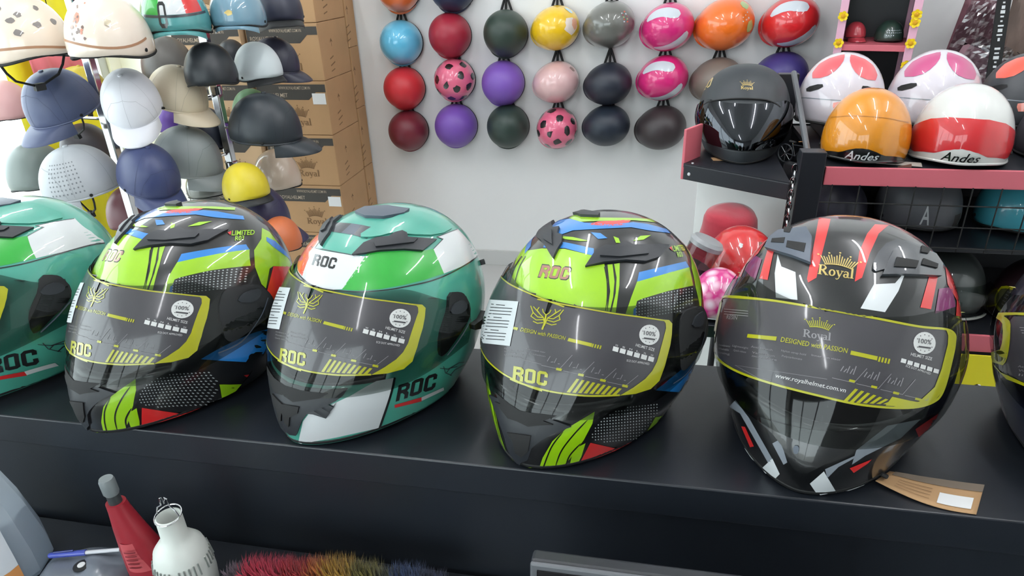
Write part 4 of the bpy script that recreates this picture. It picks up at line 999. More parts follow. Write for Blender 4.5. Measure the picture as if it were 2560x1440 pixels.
# ------------------------------------------------------------------ helmets hung on the white wall
M_cow = mat('cow_black', (30, 26, 28), .35, coat=1); M_sil = paint('silver_pearl', (206, 212, 220)); M_leaf = paint('pale_green', (168, 190, 120))
wallh = [  # px, py, width px, forward direction in the wall plane (x, z), colour, finish, decor, label
    (992, -30, 112, (-.2, -1), (226, 110, 50), 'g', '', 'orange half helmet cut by the top edge, over the sky blue one'),
    (1000, 103, 112, (-.35, -.95), (96, 186, 222), 'g', '', 'glossy sky blue half helmet on the wall'),
    (1008, 218, 108, (-.35, -.95), (200, 46, 54), 'm', '', 'bright red half helmet under the sky blue one'),
    (1018, 325, 104, (-.2, -1), (112, 36, 48), 'm', '', 'maroon half helmet, lowest of the column nearest the cartons'),
    (1128, -38, 124, (-.2, -1), (44, 52, 78), 'm', '', 'navy half helmet cut by the top edge, over the wine red one'),
    (1122, 85, 112, (-.3, -.95), (160, 36, 56), 'm', '', 'wine red half helmet above the pink cow-spotted one'),
    (1134, 197, 108, (-.35, -.95), (232, 108, 140), 'g', 'cow', 'pink half helmet with black cow spots, between wine red and purple'),
    (1138, 312, 112, (-.35, -.95), (118, 80, 172), 'm', '', 'purple half helmet at the bottom, under pink cow spots'),
    (1262, 80, 118, (-.3, -.95), (48, 62, 54), 'm', '', 'dark green half helmet above a purple one'),
    (1256, 205, 114, (-.35, -.95), (124, 86, 180), 'm', '', 'purple half helmet between two dark green ones'),
    (1268, 314, 112, (-.2, -1), (46, 62, 56), 'm', '', 'dark green half helmet, lowest of its column'),
    (1390, 67, 128, (-1, -.28), (238, 192, 20), 'g', 'patch', 'glossy yellow half helmet with pale patch on the wall'),
    (1391, 203, 122, (-1, -.28), (228, 186, 186), 'g', 'brown', 'pale pink half helmet with brown mark'),
    (1392, 319, 108, (-.7, -.7), (232, 108, 140), 'g', 'cow', 'pink half helmet with black cow spots, under the pale pink one'),
    (1526, 58, 134, (-1, -.30), (104, 104, 98), 'g', 'specks', 'glossy grey half helmet with small coloured specks'),
    (1522, 207, 124, (-1, -.25), (40, 44, 56), 'm', '', 'dark navy half helmet under the glossy grey one'),
    (1518, 312, 122, (-1, -.2), (38, 46, 58), 'm', '', 'dark navy half helmet, lowest of its column'),
    (1672, 64, 138, (-1, -.32), (216, 40, 120), 'g', 'flash', 'hot pink half helmet with silver flashes, upper of the two'),
    (1660, 192, 132, (-1, -.32), (216, 40, 120), 'g', 'flash', 'hot pink half helmet with silver flashes, lower of the two'),
    (1655, 317, 130, (-1, -.25), (58, 50, 52), 'm', '', 'dark brown half helmet under the hot pink ones'),
    (1816, 56, 150, (-1, -.30), (238, 112, 30), 'g', 'carrot', 'orange half helmet with pale green patches'),
    (1796, 198, 132, (-1, -.28), (120, 108, 100), 'm', '', 'bronze grey half helmet behind the matte black full-face'),
    (1980, 50, 146, (-1, -.36), (212, 34, 40), 'g', 'flash', 'red half helmet with silver flashes beside the pink tower shelf'),
    (1955, 186, 138, (-1, -.3), (64, 54, 120), 'm', '', 'dark violet half helmet under the red one with silver flashes'),
]
WY = YB - .012
for i, (px, py, wpx, f, colr, fin, dec, lab) in enumerate(wallh):
    c = at_y(px, py, WY - .06); dist = (c - CAM_LOC).dot(c_fwd); down = abs(f[1]) > .6
    k = wpx * dist / FPX / (.226 if down else .243) * .95
    D = Dome(k, fy=.116 if down else .130, by=.112 if down else .118, w=.112 if down else .106, h=.150, ear=.028, front=.004, back=.02)
    z = Vector((0, -1, .16)).normalized(); fw = Vector((f[0], 0, f[1])); fw = (fw - z * fw.dot(z)).normalized(); yv = -fw; xv = yv.cross(z)
    R = Matrix(((xv.x, yv.x, z.x), (xv.y, yv.y, z.y), (xv.z, yv.z, z.z))).to_4x4()
    M = T(c) @ R @ T(0, 0, -.055 * k)
    rimmin = max((M @ D.p(a, 100)).y for a in range(0, 360, 10))
    M = T(0, (YB - .007) - rimmin, 0) @ M
    m = paint('shell_%02x%02x%02x' % colr, colr) if fin == 'g' else matte('matte_%02x%02x%02x' % colr, colr, .42)
    pt = []
    if dec == 'cow':
        for q, (a, fi) in enumerate([(0, 14), (60, 34), (130, 36), (200, 34), (290, 36), (330, 58), (20, 60), (90, 64), (160, 62), (240, 62), (275, 70), (50, 78), (120, 80), (190, 82), (310, 82)]):
            s_ = 1 / max(.35, math.sin(rad(fi))); pt.append(('cow_spot', cell(a, fi, 12 * min(s_, 2.2), 11, 9, q + i), M_cow, .0007))
    if dec == 'flash':
        pt += [('silver_flash', poly2(chaikin([(38, 68), (60, 52), (100, 38), (145, 40), (138, 58), (100, 62), (65, 72)], 1)), M_sil, .0008), ('silver_flash', poly2(chaikin([(-27, 56), (-46, 34), (-92, 12), (-158, 16), (-148, 38), (-100, 42), (-57, 58)], 1)), M_sil, .0008)]
    if dec == 'carrot': pt += [('green_patch', cell(150, 50, 16, 12, 8, 2), M_leaf, .0008), ('green_patch', cell(215, 50, 16, 12, 8, 3), M_leaf, .0008)] + [('speck', cell(180 + 6 * q - 18, 26 + 7 * (q % 3), 2.5, 1.8, 6, q), M_sil, .0009) for q in range(6)]
    if dec == 'patch': pt += [('pale_patch', cell(165, 46, 34, 20, 12, 4), mat('pale_cream', (236, 220, 208), .3, coat=1), .0008), ('peach_patch', cell(172, 56, 16, 10, 10, 5), mat('peach', (236, 170, 140), .3, coat=1), .0011), ('blue_patch', cell(215, 62, 14, 7, 8, 6), mat('pale_blue', (170, 205, 220), .3, coat=1), .0011)]
    if dec == 'brown': pt += [('brown_mark', cell(205, 66, 10, 8, 8, 4), mat('brown_print', (150, 104, 96), .3, coat=1), .0008), ('brown_mark', cell(120, 80, 22, 5, 8, 7), mat('brown_print', (150, 104, 96), .3, coat=1), .0008)]
    if dec == 'specks': pt += [('speck', cell(165 + 9 * (q % 5), 34 + 9 * (q // 5), 3.2, 2.4, 6, q), (M_sil, G_orange, M_leaf, G_pink)[q % 4], .0008) for q in range(10)]
    e = open_helmet('hung_helmet', M, lab, 'helmet', 'half helmets hung on the white wall', m, D, 'lip', bill_m=m, patches=pt, rivets=False)
    # straps up to the wall hook
    top = max([D.p(a, 100) for a in range(0, 360, 10)], key=lambda v: (M @ v).z)
    Mi = M.inverted(); W = M @ top; cx = (M @ Vector((0, 0, 0))).x
    hook = Vector((cx, YB - .014, W.z + .075))
    for dx, ry in ((-.034, 0), (.0, .01), (.036, 0)):
        a = Vector((cx + dx * k, YB - .022 - ry, W.z - .02)); MB().tube([Mi @ a, Mi @ a.lerp(hook, .55), Mi @ hook], .0058, 6).build('chin_strap', M_rubber, e)
    MB().tube([Mi @ Vector((cx, YB - .001, hook.z + .004)), Mi @ Vector((cx, YB - .022, hook.z + .004)), Mi @ Vector((cx, YB - .024, hook.z + .014))], .0022, 6).build('wall_hook', M_chrome, e)
# ------------------------------------------------------------------ pink shelving
M_pink = mat('pink_steel', (206, 104, 116), .45); M_pinkl = mat('pale_pink_steel', (222, 170, 192), .45); M_steel = mat('black_steel', (30, 32, 38), .38); M_board = mat('white_board', (226, 228, 226), .5)
def local_box(e, nm, x0, x1, y0, y1, z0, z1, m, bev=.002): return MB().box(((x0 + x1) / 2, (y0 + y1) / 2, (z0 + z1) / 2), (x1 - x0, y1 - y0, z1 - z0), bev=bev).build(nm, m, e)
ua = empty('corner_shelf', T(.107, 1.90, 0) @ Rz(-32), 'black steel corner shelf with pink end plate under the matte black helmet', 'shelf')
Mui = ua.matrix_world.inverted()
MB().prism([(.107, 1.90), (.362, 1.741), (.370, 2.285), (.135, 2.285), (.107, 1.96)], lambda x, y, t: Mui @ Vector((x, y, t)), 1.045, 1.057).build('shelf_plate', M_steel, ua)
local_box(ua, 'front_lip', .004, .300, -.004, .0, 1.012, 1.055, M_steel)
local_box(ua, 'end_plate', -.006, .003, .0, .09, 1.010, 1.150, M_pink)
local_box(ua, 'rear_post', .006, .036, .375, .402, 0, 1.045, M_steel); local_box(ua, 'front_post', .20, .23, .20, .23, 0, 1.045, M_steel)
MB().lathe([(.005, 0), (.004, .002)], 10, R=Matrix.Rotation(math.pi / 2, 3, 'X'), c=(.022, -.004, 1.030)).build('screw', M_white, ua)
MB().lathe([(.0035, 0), (.003, .002)], 10, c=(.022, .012, 1.057)).build('screw', M_white, ua)
wb = empty('white_board', T(.107, 1.90, 0) @ Rz(-32), 'plain white display board standing under the black corner shelf', 'board')
local_box(wb, 'panel', -.03, .245, .150, .166, .03, 1.010, M_board); local_box(wb, 'foot', -.03, .245, .10, .195, .0, .03, M_board)
local_box(ua, 'side_sheet', .25, .298, .126, .136, .35, 1.012, M_steel)
# matte black retro helmet
KIND['retro'] = Kind('retro', T(.272, 2.062, 1.0575) @ Rz(-4) @ Matrix.Scale(.885, 4), 1.0, 'retro'); K = KIND['retro']
K.frame = (1680, 140, 3.79)
K.put('crown_emblem', xf2(crown2(11), (712, 282), (66, 4), (0, -52)), G_gold, lift=.0008, maxlen=8)
K.put('royal_lettering', fit_text(serif_royal(), (652, 314), (768, 320), 30, up=(.0, -1)), G_gold, lift=.0008, maxlen=8)
for q in ([(262, 330), (290, 300), (330, 290), (350, 250), (385, 210)], [(275, 350), (300, 325), (320, 310)], [(335, 300), (360, 280), (375, 240), (390, 205)], [(225, 420), (240, 380), (260, 360)], [(205, 600), (212, 520), (225, 450)]): K.line('gold_script', q, 9, G_gold, lift=.0008, maxlen=8)
K.line('brow_edge', [(300, 480), (360, 440), (470, 418), (650, 408), (860, 418), (960, 450), (1015, 490)], 9, M_rubber, lift=.003, thick=.003)
M_mirror = mat('mirror_visor', (70, 72, 76), .04, metal=1.0)
helmet('retro', K.M, 'matte black full-face helmet with mirrored visor on the corner shelf', matte('matte_black_shell', (44, 48, 52), .5), name='retro_helmet', group=None, visor_mat=M_mirror)
# small kraft tag lying in front of it
tg = empty('swing_tag', at_z(1800, 398, 1.0578), 'little kraft swing tag lying before the matte black helmet', 'tag')
bpy.context.view_layer.update()
MB().box((0, 0, .0006), (.044, .030, .0012), R=Matrix.Rotation(rad(8), 3, 'Z')).build('card', M_kraft, tg); MB().box((.028, .003, .0006), (.016, .018, .001), R=Matrix.Rotation(rad(12), 3, 'Z')).build('label', M_bprint, tg)
# toy bicycle
p = at_z(1984, 412, 1.0578)
tb = empty('toy_bicycle', T(p) @ Rz(-50), 'little black wire toy bicycle on the corner shelf', 'toy')
for x in (-.032, .032):
    w = MB().tube([(x + .024 * math.cos(t), 0, .0255 + .024 * math.sin(t)) for t in [k * math.pi / 12 for k in range(24)]], .0018, 6, closed=True)
    w.build('wheel', M_steel, tb)
    s_ = MB()
    for q in range(8): s_.tube([(x, 0, .0255), (x + .023 * math.cos(q * math.pi / 4), 0, .0255 + .023 * math.sin(q * math.pi / 4))], .0006, 4)
    s_['dummy'] if False else s_.build('spokes', M_chrome, tb)
MB().tube([(-.032, 0, .0255), (-.012, 0, .052), (.022, 0, .055), (.0, 0, .024), (-.032, 0, .0255)], .0016, 6).tube([(-.012, 0, .052), (0, 0, .024)], .0016, 6).tube([(.032, 0, .0255), (.020, 0, .066)], .0016, 6).build('frame', M_steel, tb)
MB().tube([(.016, -.016, .068), (.020, 0, .067), (.016, .016, .068)], .0016, 6).build('handlebar', M_chrome, tb)
MB().box((-.014, 0, .060), (.020, .008, .005), bev=.002).build('saddle', M_rubber, tb); MB().tube([(-.012, 0, .052), (-.014, 0, .06)], .0014, 6).build('seat_post', M_chrome, tb)
# main pink shelving
UX, UY = .44, 1.75
ub = empty('pink_shelf_unit', (UX, UY, 0), 'pink and black steel shelf unit with wire grid carrying the painted half helmets', 'shelf')
W = 1.25
def ubx(nm, x0, x1, y0, y1, z0, z1, m, bev=.002): return local_box(ub, nm, x0, x1, y0, y1, z0, z1, m, bev)
ubx('shelf_plate', 0, W, .002, .46, 1.082, 1.096, M_steel); ubx('shelf_lip', 0, W, -.006, .002, 1.052, 1.098, M_pink)
ubx('riser', .05, W, .22, .46, 1.0965, 1.128, M_steel)
ubx('shelf_plate', 0, W, .03, .46, .872, .886, M_steel)
ubx('shelf_plate', 0, W, .002, .46, .640, .654, M_steel); ubx('shelf_lip', 0, W, -.006, .002, .606, .656, M_pink)
ubx('shelf_plate', 0, W, .002, .46, .20, .215, M_steel); ubx('shelf_lip', 0, W, -.006, .002, .17, .216, M_pink)
ubx('end_upright', -.062, -.004, -.012, .03, 0, 1.135, M_steel); ubx('end_upright', W, W + .05, -.012, .03, 0, 1.135, M_steel)
ubx('end_upright', -.062, -.004, .44, .47, 0, 1.25, M_steel); ubx('end_upright', W, W + .05, .44, .47, 0, 1.25, M_steel)
ubx('back_sheet', -.004, W, .462, .468, 0, 1.10, M_steel)
MB().tube([(-.03, .40, 1.26), (-.034, .02, 1.10)], .008, 8).build('brace', mat('grey_steel', (110, 112, 116), .4, metal=.5), ub)
g = MB()
for i in range(20): g.tube([(.02 + .063 * i, -.012, .89), (.02 + .063 * i, -.012, 1.056)], .0016, 6)
for z in (.90, .955, 1.01): g.tube([(-.004, -.012, z), (W, -.012, z)], .0018, 6)
g.build('wire_grid', M_rubber, ub)['kind'] = 'stuff'
# silver chain hung on the upright
ch = empty('chain', (UX - .075, UY - .02, .82), 'thin silver chain dangling beside the black shelf upright', 'chain')
for i in range(18):
    MB().tube([(.006 * math.cos(t) if i % 2 else 0, 0 if i % 2 else .006 * math.cos(t), .018 * i * .9 + .012 * math.sin(t)) for t in [k * math.pi / 5 for k in range(10)]], .0016, 5, closed=True).build('chain_link', M_chrome, ch)

# painted half helmets on the shelf
def painted(px, py, Y, zbase, wpx, yaw, colr, lab, fin='g', style='half', patches=(), trim=None, tilt=0, name='half_helmet', hfac=1.0):
    c = at_y(px, py, Y); dist = (c - CAM_LOC).dot(c_fwd); k = wpx * dist / FPX / .232
    D = Dome(k, fy=.126, by=.132, w=.114, h=.150 * hfac, ear=.030, front=.022, back=.028)
    M = T(c.x, Y, zbase + .0368 * k) @ Rz(yaw) @ Rx(tilt)
    m = paint('shell_%02x%02x%02x' % colr, colr) if fin == 'g' else matte('matte_%02x%02x%02x' % colr, colr, .42)
    return open_helmet(name, M, lab, 'helmet', 'half helmets on the pink shelving', m, D, style, trim_m=trim, patches=patches, rivets=True), D
M_amber = paint('amber_paint', (222, 146, 22)); M_cream = paint('cream_white', (206, 206, 202))
andes = text2('Andes', .012, .35)
def andes_patches(base_m, ink):
    wave = [(-72, 99.5), (-60, 96), (-44, 93.5), (-30, 92), (-18, 88), (-8, 85.5), (0, 85), (8, 85.5), (18, 88), (30, 92), (44, 93.5), (60, 96), (72, 99.5)]
    return [('front_band', poly2(wave + [(x, 99.8) for x in (60, 40, 20, 0, -20, -40, -60)]), base_m, .0008), ('andes_lettering', fit_text(andes, (-21, 97.6), (22, 97.6), 9.5, up=(0, -1)), ink, .0016)]
painted(2166, 330, 1.855, 1.0985, 207, -17, (206, 130, 10), 'amber yellow half helmet lettered on its black front band', patches=andes_patches(M_black, M_white) + [('vent_line', stroke2(smooth_line([(-70, 62), (-30, 54), (0, 52), (30, 54), (70, 62)]), 1.0), mat('amber_dark', (170, 104, 14), .3, coat=1), .0006)], trim=M_black)
red_front = [(-100, 88), (-80, 74), (-50, 62), (-25, 57), (0, 56), (25, 57), (50, 62), (80, 74), (100, 88), (80, 95), (60, 95.5), (44, 93), (30, 91.5), (18, 87.5), (0, 84.5), (-18, 87.5), (-30, 91.5), (-44, 93), (-60, 95.5), (-80, 95)]
painted(2405, 330, 1.855, 1.0985, 226, -18, (206, 206, 202), 'white half helmet with broad red front and lettered rim', patches=[('red_front', poly2(red_front), paint('racing_red', (196, 28, 36)), .0006)] + andes_patches(M_cream, M_black), trim=M_cream)
def star_patches(m):
    return [('crown_panel', poly2(chaikin([(-70, 30), (-62, 56), (-30, 52), (-14, 40), (-6, 22), (-20, 8)], 1)), m, .0008), ('crown_panel', poly2(chaikin([(70, 30), (62, 56), (30, 52), (14, 40), (6, 22), (20, 8)], 1)), m, .0008),
            ('vent_hole', poly2(chaikin([(-58, 66), (-30, 58), (-26, 63), (-52, 71)], 1)), M_rubber, .0008), ('vent_hole', poly2(chaikin([(58, 66), (30, 58), (26, 63), (52, 71)], 1)), M_rubber, .0008),
            ('rose_mark', cell(0, 80, 9, 5, 8, 3), mat('rose_mark', (222, 128, 110), .3, coat=1), .0008), ('contour_line', stroke2(smooth_line([(-90, 84), (-50, 76), (0, 74), (50, 76), (90, 84)]), .9), G_grey, .0005)]
M_coral = paint('coral_paint', (218, 84, 92)); M_rasp = paint('raspberry_paint', (184, 72, 122))
painted(2092, 290, 2.12, 1.1285, 205, -14, (204, 198, 206), 'white and coral ventilated helmet behind the amber one', patches=star_patches(M_coral))
painted(2322, 285, 2.12, 1.1285, 215, -17, (204, 198, 206), 'white and raspberry ventilated helmet behind the red and white one', patches=star_patches(M_rasp))
painted(2552, 280, 2.12, 1.1285, 210, -24, (56, 58, 62), 'dark grey ventilated helmet with orange-red crown panels at the picture edge', fin='m', patches=star_patches(paint('tomato_paint', (222, 84, 66))))
painted(2655, 345, 1.90, 1.0985, 190, 10, (60, 56, 62), 'charcoal half helmet at the picture edge beside the red and white one', fin='m')
tagc = empty('price_card', at_z(2250, 412, 1.0985), 'pale folded price card under the amber helmet rim', 'card')
bpy.context.view_layer.update()
MB().box((0, .012, .0008), (.10, .034, .0014), R=Matrix.Rotation(rad(-14), 3, 'Z')).build('card', mat('card_grey', (176, 168, 160), .6), tagc); 
MB().box((.01, -.012, -.012), (.03, .0012, .030), R=Matrix.Rotation(rad(-14), 3, 'Y')).build('folded_flap', mat('card_brown', (120, 84, 72), .6), tagc)
# behind the wire grid
painted(2100, 500, 1.97, .8865, 130, 10, (58, 56, 70), 'dusky violet half helmet behind the wire grid', fin='m', hfac=.95)
painted(2300, 490, 1.97, .8865, 190, 10, (96, 96, 102), 'grey half helmet with white letter mark behind the wire grid', fin='m', hfac=.95, patches=[('letter_mark', fit_text(text2('A', .01), (-26, 92), (-14, 92), 22, up=(0, -1)), M_white, .0008), ('dark_sticker', poly2([(24, 82), (40, 82), (40, 98), (24, 98)]), M_bprint, .0008)])
painted(2545, 505, 1.97, .8865, 180, -10, (84, 186, 206), 'cyan half helmet behind the wire grid', hfac=.95)
# lower level: bubble helmet and a boxed full-face helmet
e, D = painted(2378, 640, 1.93, .6545, 190, -20, (70, 76, 76), 'grey half helmet with clear bubble visor on the lower pink shelf')
bub = MB(); V = []; F = []
for i in range(25):
    a = -75 + 150 * i / 24
    for j in range(9): V.append(D.p(a, 62 + 36 * j / 8, .012 + .02 * math.sin(math.pi * j / 8)))
for i in range(24):
    for j in range(8): F.append((i * 9 + j, (i + 1) * 9 + j, (i + 1) * 9 + j + 1, i * 9 + j + 1))
bub.add(V, F, True); bub.build('bubble_visor', clear_mat('bubble_clear', (200, 206, 204), 1.5, .03), e)
MB().tube([D.p(a, 99, .014) for a in range(-75, 76, 6)], .004, 6).build('visor_edge', mat('pale_edge', (190, 190, 184), .3), e)
lb = empty('yellow_window_helmet', T(1.055, 1.88, .6545) @ Rz(-20), 'black helmet with yellow-edged visor film on the lower pink shelf', 'helmet', 'half helmets on the pink shelving')
Db = Dome(.88, ear=.03, front=.03, back=.03); Z0 = T(0, 0, .036)
o = obj('shell', Db.shell('shell'), matte('aubergine', (40, 22, 28), .4), lb); o.matrix_local = Z0
fo = obj('visor_film', Db.patch('visor_film', poly2(chaikin([(-60, 58), (60, 58), (66, 80), (50, 92), (-50, 92), (-66, 80)], 2)), .001), mat('film_olive', (70, 70, 40), .3, coat=1), lb); fo.matrix_local = Z0
yo = obj('film_border', Db.patch('film_border', stroke2(chaikin([(-60, 58), (60, 58), (66, 80), (50, 92), (-50, 92), (-66, 80)], 2), 3.4, True), .0016), G_yel, lb); yo.matrix_local = Z0
yo = obj('film_lines', Db.patch('film_lines', merge2(*[stroke2([(-48, 66 + 4 * i), (40, 66 + 4 * i)], 1.0) for i in range(5)]), .0016), G_dim, lb); yo.matrix_local = Z0
ro = obj('rim_trim', Db.rim('rim_trim'), M_rubber, lb); ro.matrix_local = Z0
MB().lathe([(.06, 0), (.06, .03)], 24).build('stand', M_rubber, lb)
# yellow vinyl sheet with eyelet below the pink lip
ys = empty('vinyl_sheet', (.86, 1.735, .40), 'yellow vinyl sheet with steel eyelet hanging under the lower pink lip', 'banner')
MB().box((0, 0, .10), (.30, .003, .205), bev=.001).build('sheet', M_byel, ys)
MB().tube([(.055 + .008 * math.cos(t), -.003, .105 + .008 * math.sin(t)) for t in [k * math.pi / 8 for k in range(16)]], .002, 6, closed=True).build('eyelet', M_chrome, ys)

# ------------------------------------------------------------------ things stacked between the counter and the corner shelf
st = empty('display_stool', (.20, 1.50, 0), 'low black stool carrying the red hat and two small helmets', 'stool')
local_box(st, 'seat', -.16, .16, -.15, .15, .82, .85, M_steel)
for sx in (-1, 1):
    for sy in (-1, 1): local_box(st, 'leg', sx * .14 - .015, sx * .14 + .015, sy * .13 - .015, sy * .13 + .015, 0, .82, M_steel)
gb = empty('green_box', (.17, 1.19, 0), 'green carton on the floor behind the counter', 'box')
local_box(gb, 'body', -.14, .14, -.10, .10, 0, .66, mat('green_card', (60, 150, 80), .6)); local_box(gb, 'lid', -.144, .144, -.104, .104, .60, .665, mat('green_card', (60, 150, 80), .6))
M_floral = mat('floral_print', (232, 130, 178), .3, coat=1)
nt = M_floral.node_tree; b = nt.nodes['Principled BSDF']; tc = nt.nodes.new('ShaderNodeTexCoord'); vo = nt.nodes.new('ShaderNodeTexVoronoi'); vo.inputs['Scale'].default_value = 38; rp = nt.nodes.new('ShaderNodeValToRGB')
rp.color_ramp.elements[0].color = lin((248, 220, 234)); rp.color_ramp.elements[0].position = .15; rp.color_ramp.elements[1].color = lin((206, 40, 130)); rp.color_ramp.elements[1].position = .62
nt.links.new(tc.outputs['Object'], vo.inputs['Vector']); nt.links.new(vo.outputs['Distance'], rp.inputs['Fac']); nt.links.new(rp.outputs['Color'], b.inputs['Base Color'])
Df = Dome(.54, ear=.03, front=.02)
open_helmet('child_helmet', T(.178, 1.425, .8515 + .02) @ Rz(-20), 'small pink flower-print helmet beside the red one', 'helmet', 'helmets on the stool', M_floral, Df, 'half', trim_m=M_white)
Dr = Dome(.78, ear=.03, front=.02)
Mr = T(.245, 1.585, .8515 + .025) @ Rz(12) @ T(0, 0, .0)
er = open_helmet('child_helmet', Mr @ T(0, 0, .0), 'glossy red half helmet with dark crest print under the red hat', 'helmet', 'helmets on the stool', paint('signal_red', (196, 26, 30)), Dr, 'half', trim_m=M_white,
    patches=[('crest_print', cell(24, 46, 14, 14, 11, 3), mat('crest_brown', (90, 66, 46), .4, coat=1), .0007), ('crest_print', cell(40, 50, 9, 9, 9, 5), mat('crest_dark', (50, 40, 38), .4, coat=1), .0009), ('round_badge', cell(-30, 36, 5, 4, 12, 1), M_white, .0009)])
# red bucket hat
c = at_y(1822, 560, 1.80)
bh = empty('bucket_hat', T(c.x, 1.80, at_y(1822, 522, 1.80).z - .100) @ Rx(6) @ Matrix.Scale(.84, 4), 'soft dark red bucket hat behind the glossy red helmet', 'hat')
M_cloth = mat('red_cloth', (160, 34, 52), .9, sheen=.4, bump=.15, bump_scale=300, vary=.08, vscale=20)
hat = MB(); n = 40; V = []; F = []
prof = [(.012, .118), (.05, .120), (.074, .112), (.082, .095), (.086, .06), (.091, .02), (.094, .0), (.115, -.022), (.138, -.046), (.150, -.062)]
for (r, z) in prof:
    for k in range(n):
        t = 2 * math.pi * k / n; w = 1 + .03 * math.sin(3 * t + z * 30) ; V.append((r * math.cos(t) * w, r * math.sin(t) * w, z + .008 * math.sin(2 * t) * (1 if z < .0 else .3)))
for i in range(len(prof) - 1):
    for k in range(n): F.append((i * n + k, i * n + (k + 1) % n, (i + 1) * n + (k + 1) % n, (i + 1) * n + k))
F.append(tuple(range(n - 1, -1, -1))); hat.add(V, F, True); o = hat.build('crown_and_brim', M_cloth, bh, auto=60); md = o.modifiers.new('thick', 'SOLIDIFY'); md.thickness = .003
MB().tube([(.0955 * math.cos(t), .0955 * math.sin(t), .002 + .002 * math.sin(2 * t)) for t in [k * math.pi / 20 for k in range(40)]], .0016, 5, closed=True).build('seam', mat('red_cloth_dark', (120, 26, 40), .9), bh)
MB().lathe([(.05, -1.06), (.05, -1.05), (.012, -1.04), (.012, .10)], 16).build('hat_stand', M_steel, bh)
# clear visor cup leaning on it
cu = empty('clear_tumbler', T(.105, 1.49, .868) @ Ry(22) @ Rx(-4), 'clear plastic tumbler with grey lid leaning by the red helmet', 'cup')
MB().lathe([(.030, 0), (.033, .03), (.036, .075), (.038, .12)], 28, caps=False).build('cup', clear_mat('tumbler_clear', (196, 200, 200), 1.5, .05), cu)
MB().lathe([(.028, .002), (.031, .03), (.0345, .07)], 28).build('contents', mat('smoke_grey', (96, 98, 98), .3), cu)
MB().lathe([(.039, .116), (.040, .126), (.034, .134), (.012, .136)], 28).build('lid', matte('grey_lid', (150, 152, 154), .3), cu)

# ------------------------------------------------------------------ pink tower shelf on the wall with yellow flowers
X0, X1, TY, TZ = .745, 1.035, 3.16, 1.45
TROT = 14
tw = empty('tower_shelf', T(X0, TY, 0) @ Rz(-TROT), 'slim pink tower shelf with black inside, trimmed with yellow flowers', 'shelf')
TW = X1 - X0
def twx(nm, x0, x1, y0, y1, z0, z1, m): return local_box(tw, nm, x0, x1, y0, y1, z0, z1, m, .002)
for x in (0, TW - .030): twx('front_post', x, x + .030, 0, .024, 0, TZ + .3, M_pinkl); twx('rear_post', x, x + .030, .29, .314, 0, TZ + .3, M_pinkl)
twx('back_sheet', .012, TW - .012, .306, .312, .1, TZ + .3, M_steel); twx('side_sheet', .010, .014, .02, .30, .1, TZ + .3, M_steel); twx('side_sheet', TW - .014, TW - .010, .02, .30, .1, TZ + .3, M_steel)
for z in (.35, .62, .90, 1.195, 1.46): twx('shelf_plate', .014, TW - .014, .004, .305, z, z + .024, M_pink)
def tiny(px, py, Y, zb, wpx, colr, lab, sty, fin='g', yaw=10, patches=()):
    c = at_y(px, py, Y); dist = (c - CAM_LOC).dot(c_fwd); k = wpx * dist / FPX / .232; D = Dome(k, ear=.02, front=.012, back=.018)
    m = paint('shell_%02x%02x%02x' % colr, colr) if fin == 'g' else matte('matte_%02x%02x%02x' % colr, colr, .4)
    return open_helmet('shelf_helmet', T(c.x, Y, zb + .027 * k + (.034 * k if sty == 'cap' else 0)) @ Rz(yaw), lab, 'helmet', 'helmets on the pink tower shelf', m, D, sty, patches=patches)
tiny(2140, 70, 3.27, 1.2195, 52, (186, 62, 74), 'dusty red cap helmet on the tower shelf', 'cap')
tiny(2226, 70, 3.25, 1.2195, 68, (44, 66, 58), 'glossy dark green helmet on the tower shelf', 'half', patches=[('white_print', merge2(*[cell(-40 + 9 * (q % 8), 62 + 8 * (q // 8), 2.6, 2, 6, q) for q in range(20)]), M_sil, .0007)])
tiny(2138, 190, 3.27, .9245, 58, (30, 30, 34), 'black half helmet on the lower level of the tower shelf', 'half', 'm')
eg = tiny(2222, 185, 3.25, .9245, 70, (40, 46, 44), 'dark helmet with clear goggles on the tower shelf', 'half')
M_fy = mat('flower_yellow', (240, 208, 20), .6); M_fo = mat('flower_heart', (206, 150, 10), .7)
pet = MB()
for q in range(6):
    t = q * math.pi / 3
    pet.add([(0, 0, .004)] + [(math.cos(t) * (.011 + .007 * math.cos(s_)) - math.sin(t) * .0075 * math.sin(s_), math.sin(t) * (.011 + .007 * math.cos(s_)) + math.cos(t) * .0075 * math.sin(s_), .006 + .003 * math.cos(s_)) for s_ in [k * math.pi / 4 for k in range(8)]], [(0, k + 1, (k + 1) % 8 + 1) for k in range(8)], True)
pet_me = pet.mesh('petals'); pet_me.materials.append(M_fy); heart = MB().lathe([(.008, .002), (.0075, .009), (.003, .0115)], 12).mesh('heart'); heart.materials.append(M_fo)
fl = [(2097, 40), (2090, 107), (2080, 172), (2075, 208), (2303, 36), (2297, 56), (2291, 108), (2287, 163), (2280, 206)]
where = ['highest on the near post', 'second on the near post', 'third on the near post', 'lowest on the near post', 'highest on the far post', 'second on the far post', 'third on the far post', 'fourth on the far post', 'lowest on the far post']
for (px, py), wh in zip(fl, where):
    far = px > 2200; c = at_y(px, py, TY - (X1 - X0) * math.sin(rad(TROT)) if far else TY)
    c = tw.matrix_world @ Vector((TW - .015 if far else .015, -.003, c.z))
    e = empty('paper_flower', T(c) @ Rz(-TROT) @ Rx(90) @ Rz(random.random() * 60) @ Matrix.Scale(1.12, 4), 'yellow paper flower %s of the tower shelf' % wh, 'flower', 'yellow flowers on the tower shelf')
    obj('petals', pet_me, None, e); obj('heart', heart, None, e)

